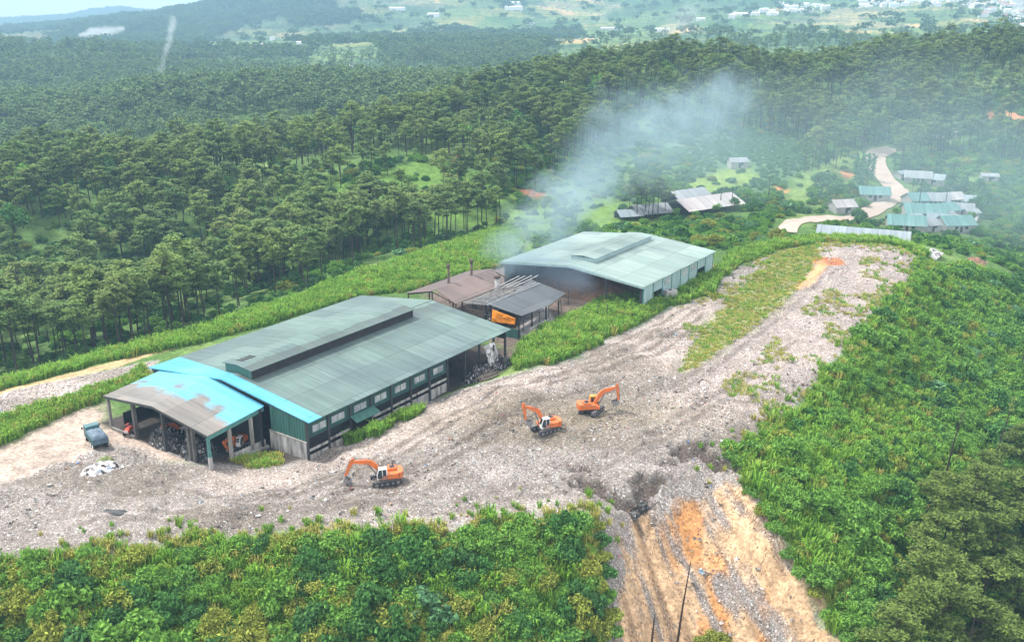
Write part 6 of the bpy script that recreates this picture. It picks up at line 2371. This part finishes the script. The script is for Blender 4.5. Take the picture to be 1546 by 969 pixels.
# low leafy cover between the grass on the right slope and the bank
x, y = in_poly_pts(RIGHTS, 1.75)
d = sdist(x, y, RUB)
k = (RNG.random(len(x)) < np.clip(.45 + .02 * d, .3, .8)) & (sdist(x, y, SOIL) > 0)
x, y = x[k], y[k]
n = len(x)
rgt = smooth(8, 45, d[k])
idx = np.where(RNG.random(n) < .09 + .22 * rgt, RNG.integers(0, 3, n), np.where(RNG.random(n) < .12, RNG.integers(6, 8, n), RNG.integers(3, 6, n)))
s = (.45 + 1.45 * RNG.random(n) ** 2.2) * (1 + .9 * rgt * RNG.random(n)) * (.5 + 1.1 * fbm(x / 8, y / 8, 3, 280))
s *= 1.15
scatter('undergrowth', with_z(x, y, -.1), C_BUSH, 10, 'leafy low shrubs growing through the grass of the right slope', 'undergrowth', idx=idx, scl=np.stack([s, s, s * RNG.uniform(.8, 1.4, n)], 1))
x, y = in_poly_pts(FORE, 1.35, 1.6)
k = (RNG.random(len(x)) < .38 + .6 * (fbm(x / 6, y / 6, 3, 230) > .45)) & free_of_bushes(x, y, .6)
x, y = x[k], y[k]
n = len(x)
kd_ = fbm(x / 8, y / 8, 3, 240)
low_ = smooth(109, 98, y)
idx = np.where(RNG.random(n) < smooth(.53, .64, kd_) * .7 + .06 + .2 * low_, RNG.integers(0, 3, n), np.where(RNG.random(n) < .22 + .3 * low_, RNG.integers(6, 8, n), RNG.integers(3, 6, n)))
s = (.55 + 1.25 * RNG.random(n) ** 1.8) * (1 + .6 * low_) * (.6 + .85 * fbm(x / 7, y / 7, 3, 270))
s *= 1.15
scatter('undergrowth', with_z(x, y, -.1), C_BUSH, 10, 'low shrubs growing through the grass of the near bank', 'undergrowth', idx=idx, scl=np.stack([s, s, s * RNG.uniform(.8, 1.4, n)], 1))

# ---- loose scraps on the heap
def scrap_mesh(k, mat):
    v, f = [], []
    n = 6
    c = RNG.normal(0, .14, (n, 3)) * np.array([1, 1, .5])
    a, b = frames(n, .55)
    return mesh_np('scrap', *quads(c, a, b, RNG.uniform(.12, .36, n), RNG.uniform(.08, .26, n)), mat)


def mat_scrap():
    t = NT('loose_scraps')
    oi = t.n('ShaderNodeObjectInfo')
    c = t.ramp(oi.outputs['Random'], [(0, (.12, .105, .095)), (.06, (.18, .16, .15)), (.34, (.23, .21, .195)), (.58, (.31, .29, .275)), (.76, (.50, .49, .48)), (.86, (.27, .34, .40)),
                                      (.89, (.68, .68, .67)), (.945, (.35, .24, .16)), (.96, (.45, .10, .14)), (.97, (.08, .20, .42)), (.98, (.21, .26, .15))], 'CONSTANT')
    return t.done(t.bsdf(c, .6, spec=.3))


MS = mat_scrap()
C_SCRAP = proto([scrap_mesh(k, MS) for k in range(8)], 'scrap_kinds')
x, y = in_poly_pts(RUB, .62, .3)
n0 = fbm(x / 9, y / 9, 3, 180)
k = (RNG.random(len(x)) < np.clip(.10 + 1.3 * (n0 - .38), .04, .6)) & ~inpoly(x, y, OLIVE) & ~inpoly(x, y, STAIN)
for o_, a0, a1, b0, b1 in ((O_MAIN, -13, 60, 0, 43),):
    s_ = (x - o_[0]) * E1[0] + (y - o_[1]) * E1[1]
    t_ = (x - o_[0]) * E2[0] + (y - o_[1]) * E2[1]
    k &= ~((s_ > a0) & (s_ < a1) & (t_ > b0) & (t_ < b1))
for eo in [o for o in bpy.data.objects if o.name.split('.')[0] in ('excavator', 'dump_truck')]:
    k &= np.hypot(x - eo.location.x, y - eo.location.y) > 3.4
x, y = x[k], y[k]
scatter('litter', with_z(x, y, .03), C_SCRAP, 8, 'loose scraps and bags strewn over the whole heap', 'litter', idx=RNG.integers(0, 8, len(x)), scl=np.repeat((.22 + .42 * RNG.random((len(x), 1)) + 1.3 * RNG.random((len(x), 1)) ** 18), 3, 1), tilt=.3)
x, y = in_poly_pts(GRAV, .8)
scatter('litter', with_z(x, y, .03), C_SCRAP, 8, 'loose scraps strewn over the pale patch left of the hall', 'litter', .25, .65, .3)

# ------------------------------------------------------------------ smoke
def smoke(name, path, label, dens, color=(.80, .86, .92), scale=.09, lo=.42, seed=0.0, ani=.2):
    """a drifting plume: path = [(x, y, z, radius), ...]; a closed tube filled with ragged smoke."""
    pts = [Vector(p_[:3]) for p_ in path]
    rad = [p_[3] for p_ in path]
    m = MB()
    m.tube([pts[0] - (pts[1] - pts[0]).normalized() * rad[0]] + pts + [pts[-1] + (pts[-1] - pts[-2]).normalized() * rad[-1]], [rad[0]] + rad + [rad[-1]], 14)
    t = NT(name + '_air')
    geo = t.coord('Object')
    n1 = t.n('ShaderNodeTexNoise')
    n1.inputs['Scale'].default_value = scale
    n1.inputs['Detail'].default_value = 7
    n1.inputs['Roughness'].default_value = .66
    n1.inputs['Distortion'].default_value = 1.2
    ad = t.n('ShaderNodeVectorMath', operation='ADD')
    ad.inputs[1].default_value = (seed, seed * 2, seed * .7)
    t.l(geo, ad.inputs[0])
    t.l(ad.outputs[0], n1.inputs['Vector'])
    # distance to the plume axis, piece by piece
    best = None
    for (a, ra), (b, rb_) in zip(zip(pts[:-1], rad[:-1]), zip(pts[1:], rad[1:])):
        d = b - a
        L2 = d.length_squared
        sb = t.n('ShaderNodeVectorMath', operation='SUBTRACT')
        t.l(geo, sb.inputs[0])
        sb.inputs[1].default_value = a
        dt = t.n('ShaderNodeVectorMath', operation='DOT_PRODUCT')
        t.l(sb.outputs[0], dt.inputs[0])
        dt.inputs[1].default_value = d / L2
        h = t.math('MINIMUM', t.math('MAXIMUM', dt.outputs['Value'], 0.0), 1.0)
        sc_ = t.n('ShaderNodeVectorMath', operation='SCALE')
        sc_.inputs[0].default_value = d
        t.l(h, sc_.inputs['Scale'])
        sb2 = t.n('ShaderNodeVectorMath', operation='SUBTRACT')
        t.l(sb.outputs[0], sb2.inputs[0])
        t.l(sc_.outputs[0], sb2.inputs[1])
        ln = t.n('ShaderNodeVectorMath', operation='LENGTH')
        t.l(sb2.outputs[0], ln.inputs[0])
        rr_ = t.math('ADD', t.math('MULTIPLY', h, rb_ - ra), ra)
        q_ = t.math('DIVIDE', ln.outputs['Value'], rr_)
        best = q_ if best is None else t.math('MINIMUM', best, q_)
    fall = t.math('SUBTRACT', 1.0, best, True)
    body = t.math('MULTIPLY', t.math('SUBTRACT', t.math('ADD', n1.outputs['Fac'], t.math('MULTIPLY', fall, .35)), lo + .1), 4.5, True)
    body = t.math('MULTIPLY', body, t.math('MULTIPLY', fall, 1.4, True))
    pv = t.n('ShaderNodeVolumePrincipled')
    pv.inputs['Color'].default_value = (*color, 1)
    pv.inputs['Anisotropy'].default_value = ani
    t.l(t.math('MULTIPLY', body, dens), pv.inputs['Density'])
    t.l(pv.outputs[0], t.out.inputs['Volume'])
    o = m.build(name, t.m)
    return tag(o, label, 'smoke', kind='stuff')


if SMOKE:
    A = lambda px, py, Yr: (lambda u, s: (u * Yr, Yr, CAMH - s * Yr))(*ray(px, py))
    smoke('smoke', [(*A(756, 404, 231), 7.0), (*A(770, 378, 234), 11), (*A(804, 344, 239), 14.5), (*A(845, 310, 247), 17), (*A(900, 288, 256), 13)],
          'dense blue grey smoke rising from the burnt sheds beside the pale teal hall', .080, (.44, .58, .67), .075, .505)
    smoke('smoke', [(*A(850, 305, 250), 10), (*A(900, 245, 268), 21), (*A(950, 215, 286), 28), (*A(1015, 185, 305), 26), (*A(1100, 145, 335), 22)],
          'ragged blue grey smoke drifting up to the right before the forest', .036, (.43, .585, .69), .075, .55, 7.0)
    smoke('smoke', [(*M3(1.5, 4, 6.4, O_TWO), 5.0), (*M3(0.5, 14, 6.8, O_TWO), 6.5), (*M3(-1.5, 26, 6.0, O_TWO), 5)],
          'bluish smoke gathered under the open gable of the second hall', .07, (.45, .58, .75), .2, .38, 4.0)
    smoke('smoke', [(*A(990, 250, 330), 20), (*A(1150, 220, 380), 40), (*A(1330, 240, 370), 55), (*A(1560, 290, 340), 60), (*A(1800, 300, 330), 50)],
          'thin veil of smoke hanging over the village hollow', .0055, (.50, .68, .76), .03, .32, 9.0)
    smoke('smoke', [(*A(244, 106, 1000), 7), (*A(249, 84, 1010), 5.5), (*A(256, 58, 1040), 6.5), (*A(262, 30, 1080), 8)],
          'thin white smoke column rising from the hazy forest at the left', .05, (.62, .68, .72), .10, .50, 2.0)
    smoke('smoke', [(*A(122, 54, 2300), 8), (*A(140, 50, 2310), 17), (*A(158, 49, 2320), 19), (*A(186, 44, 2350), 9)],
          'white patch of mist lying in the far left valley', .10, (.85, .87, .88), .05, .42, 3.0)
    smoke('smoke', [(*A(1006, 52, 1150), 16), (*A(1024, 38, 1170), 24), (*A(1046, 20, 1200), 24)],
          'pale smoke drifting behind the forest knoll at the middle right', .007, (.7, .72, .76), .05, .45, 6.0)
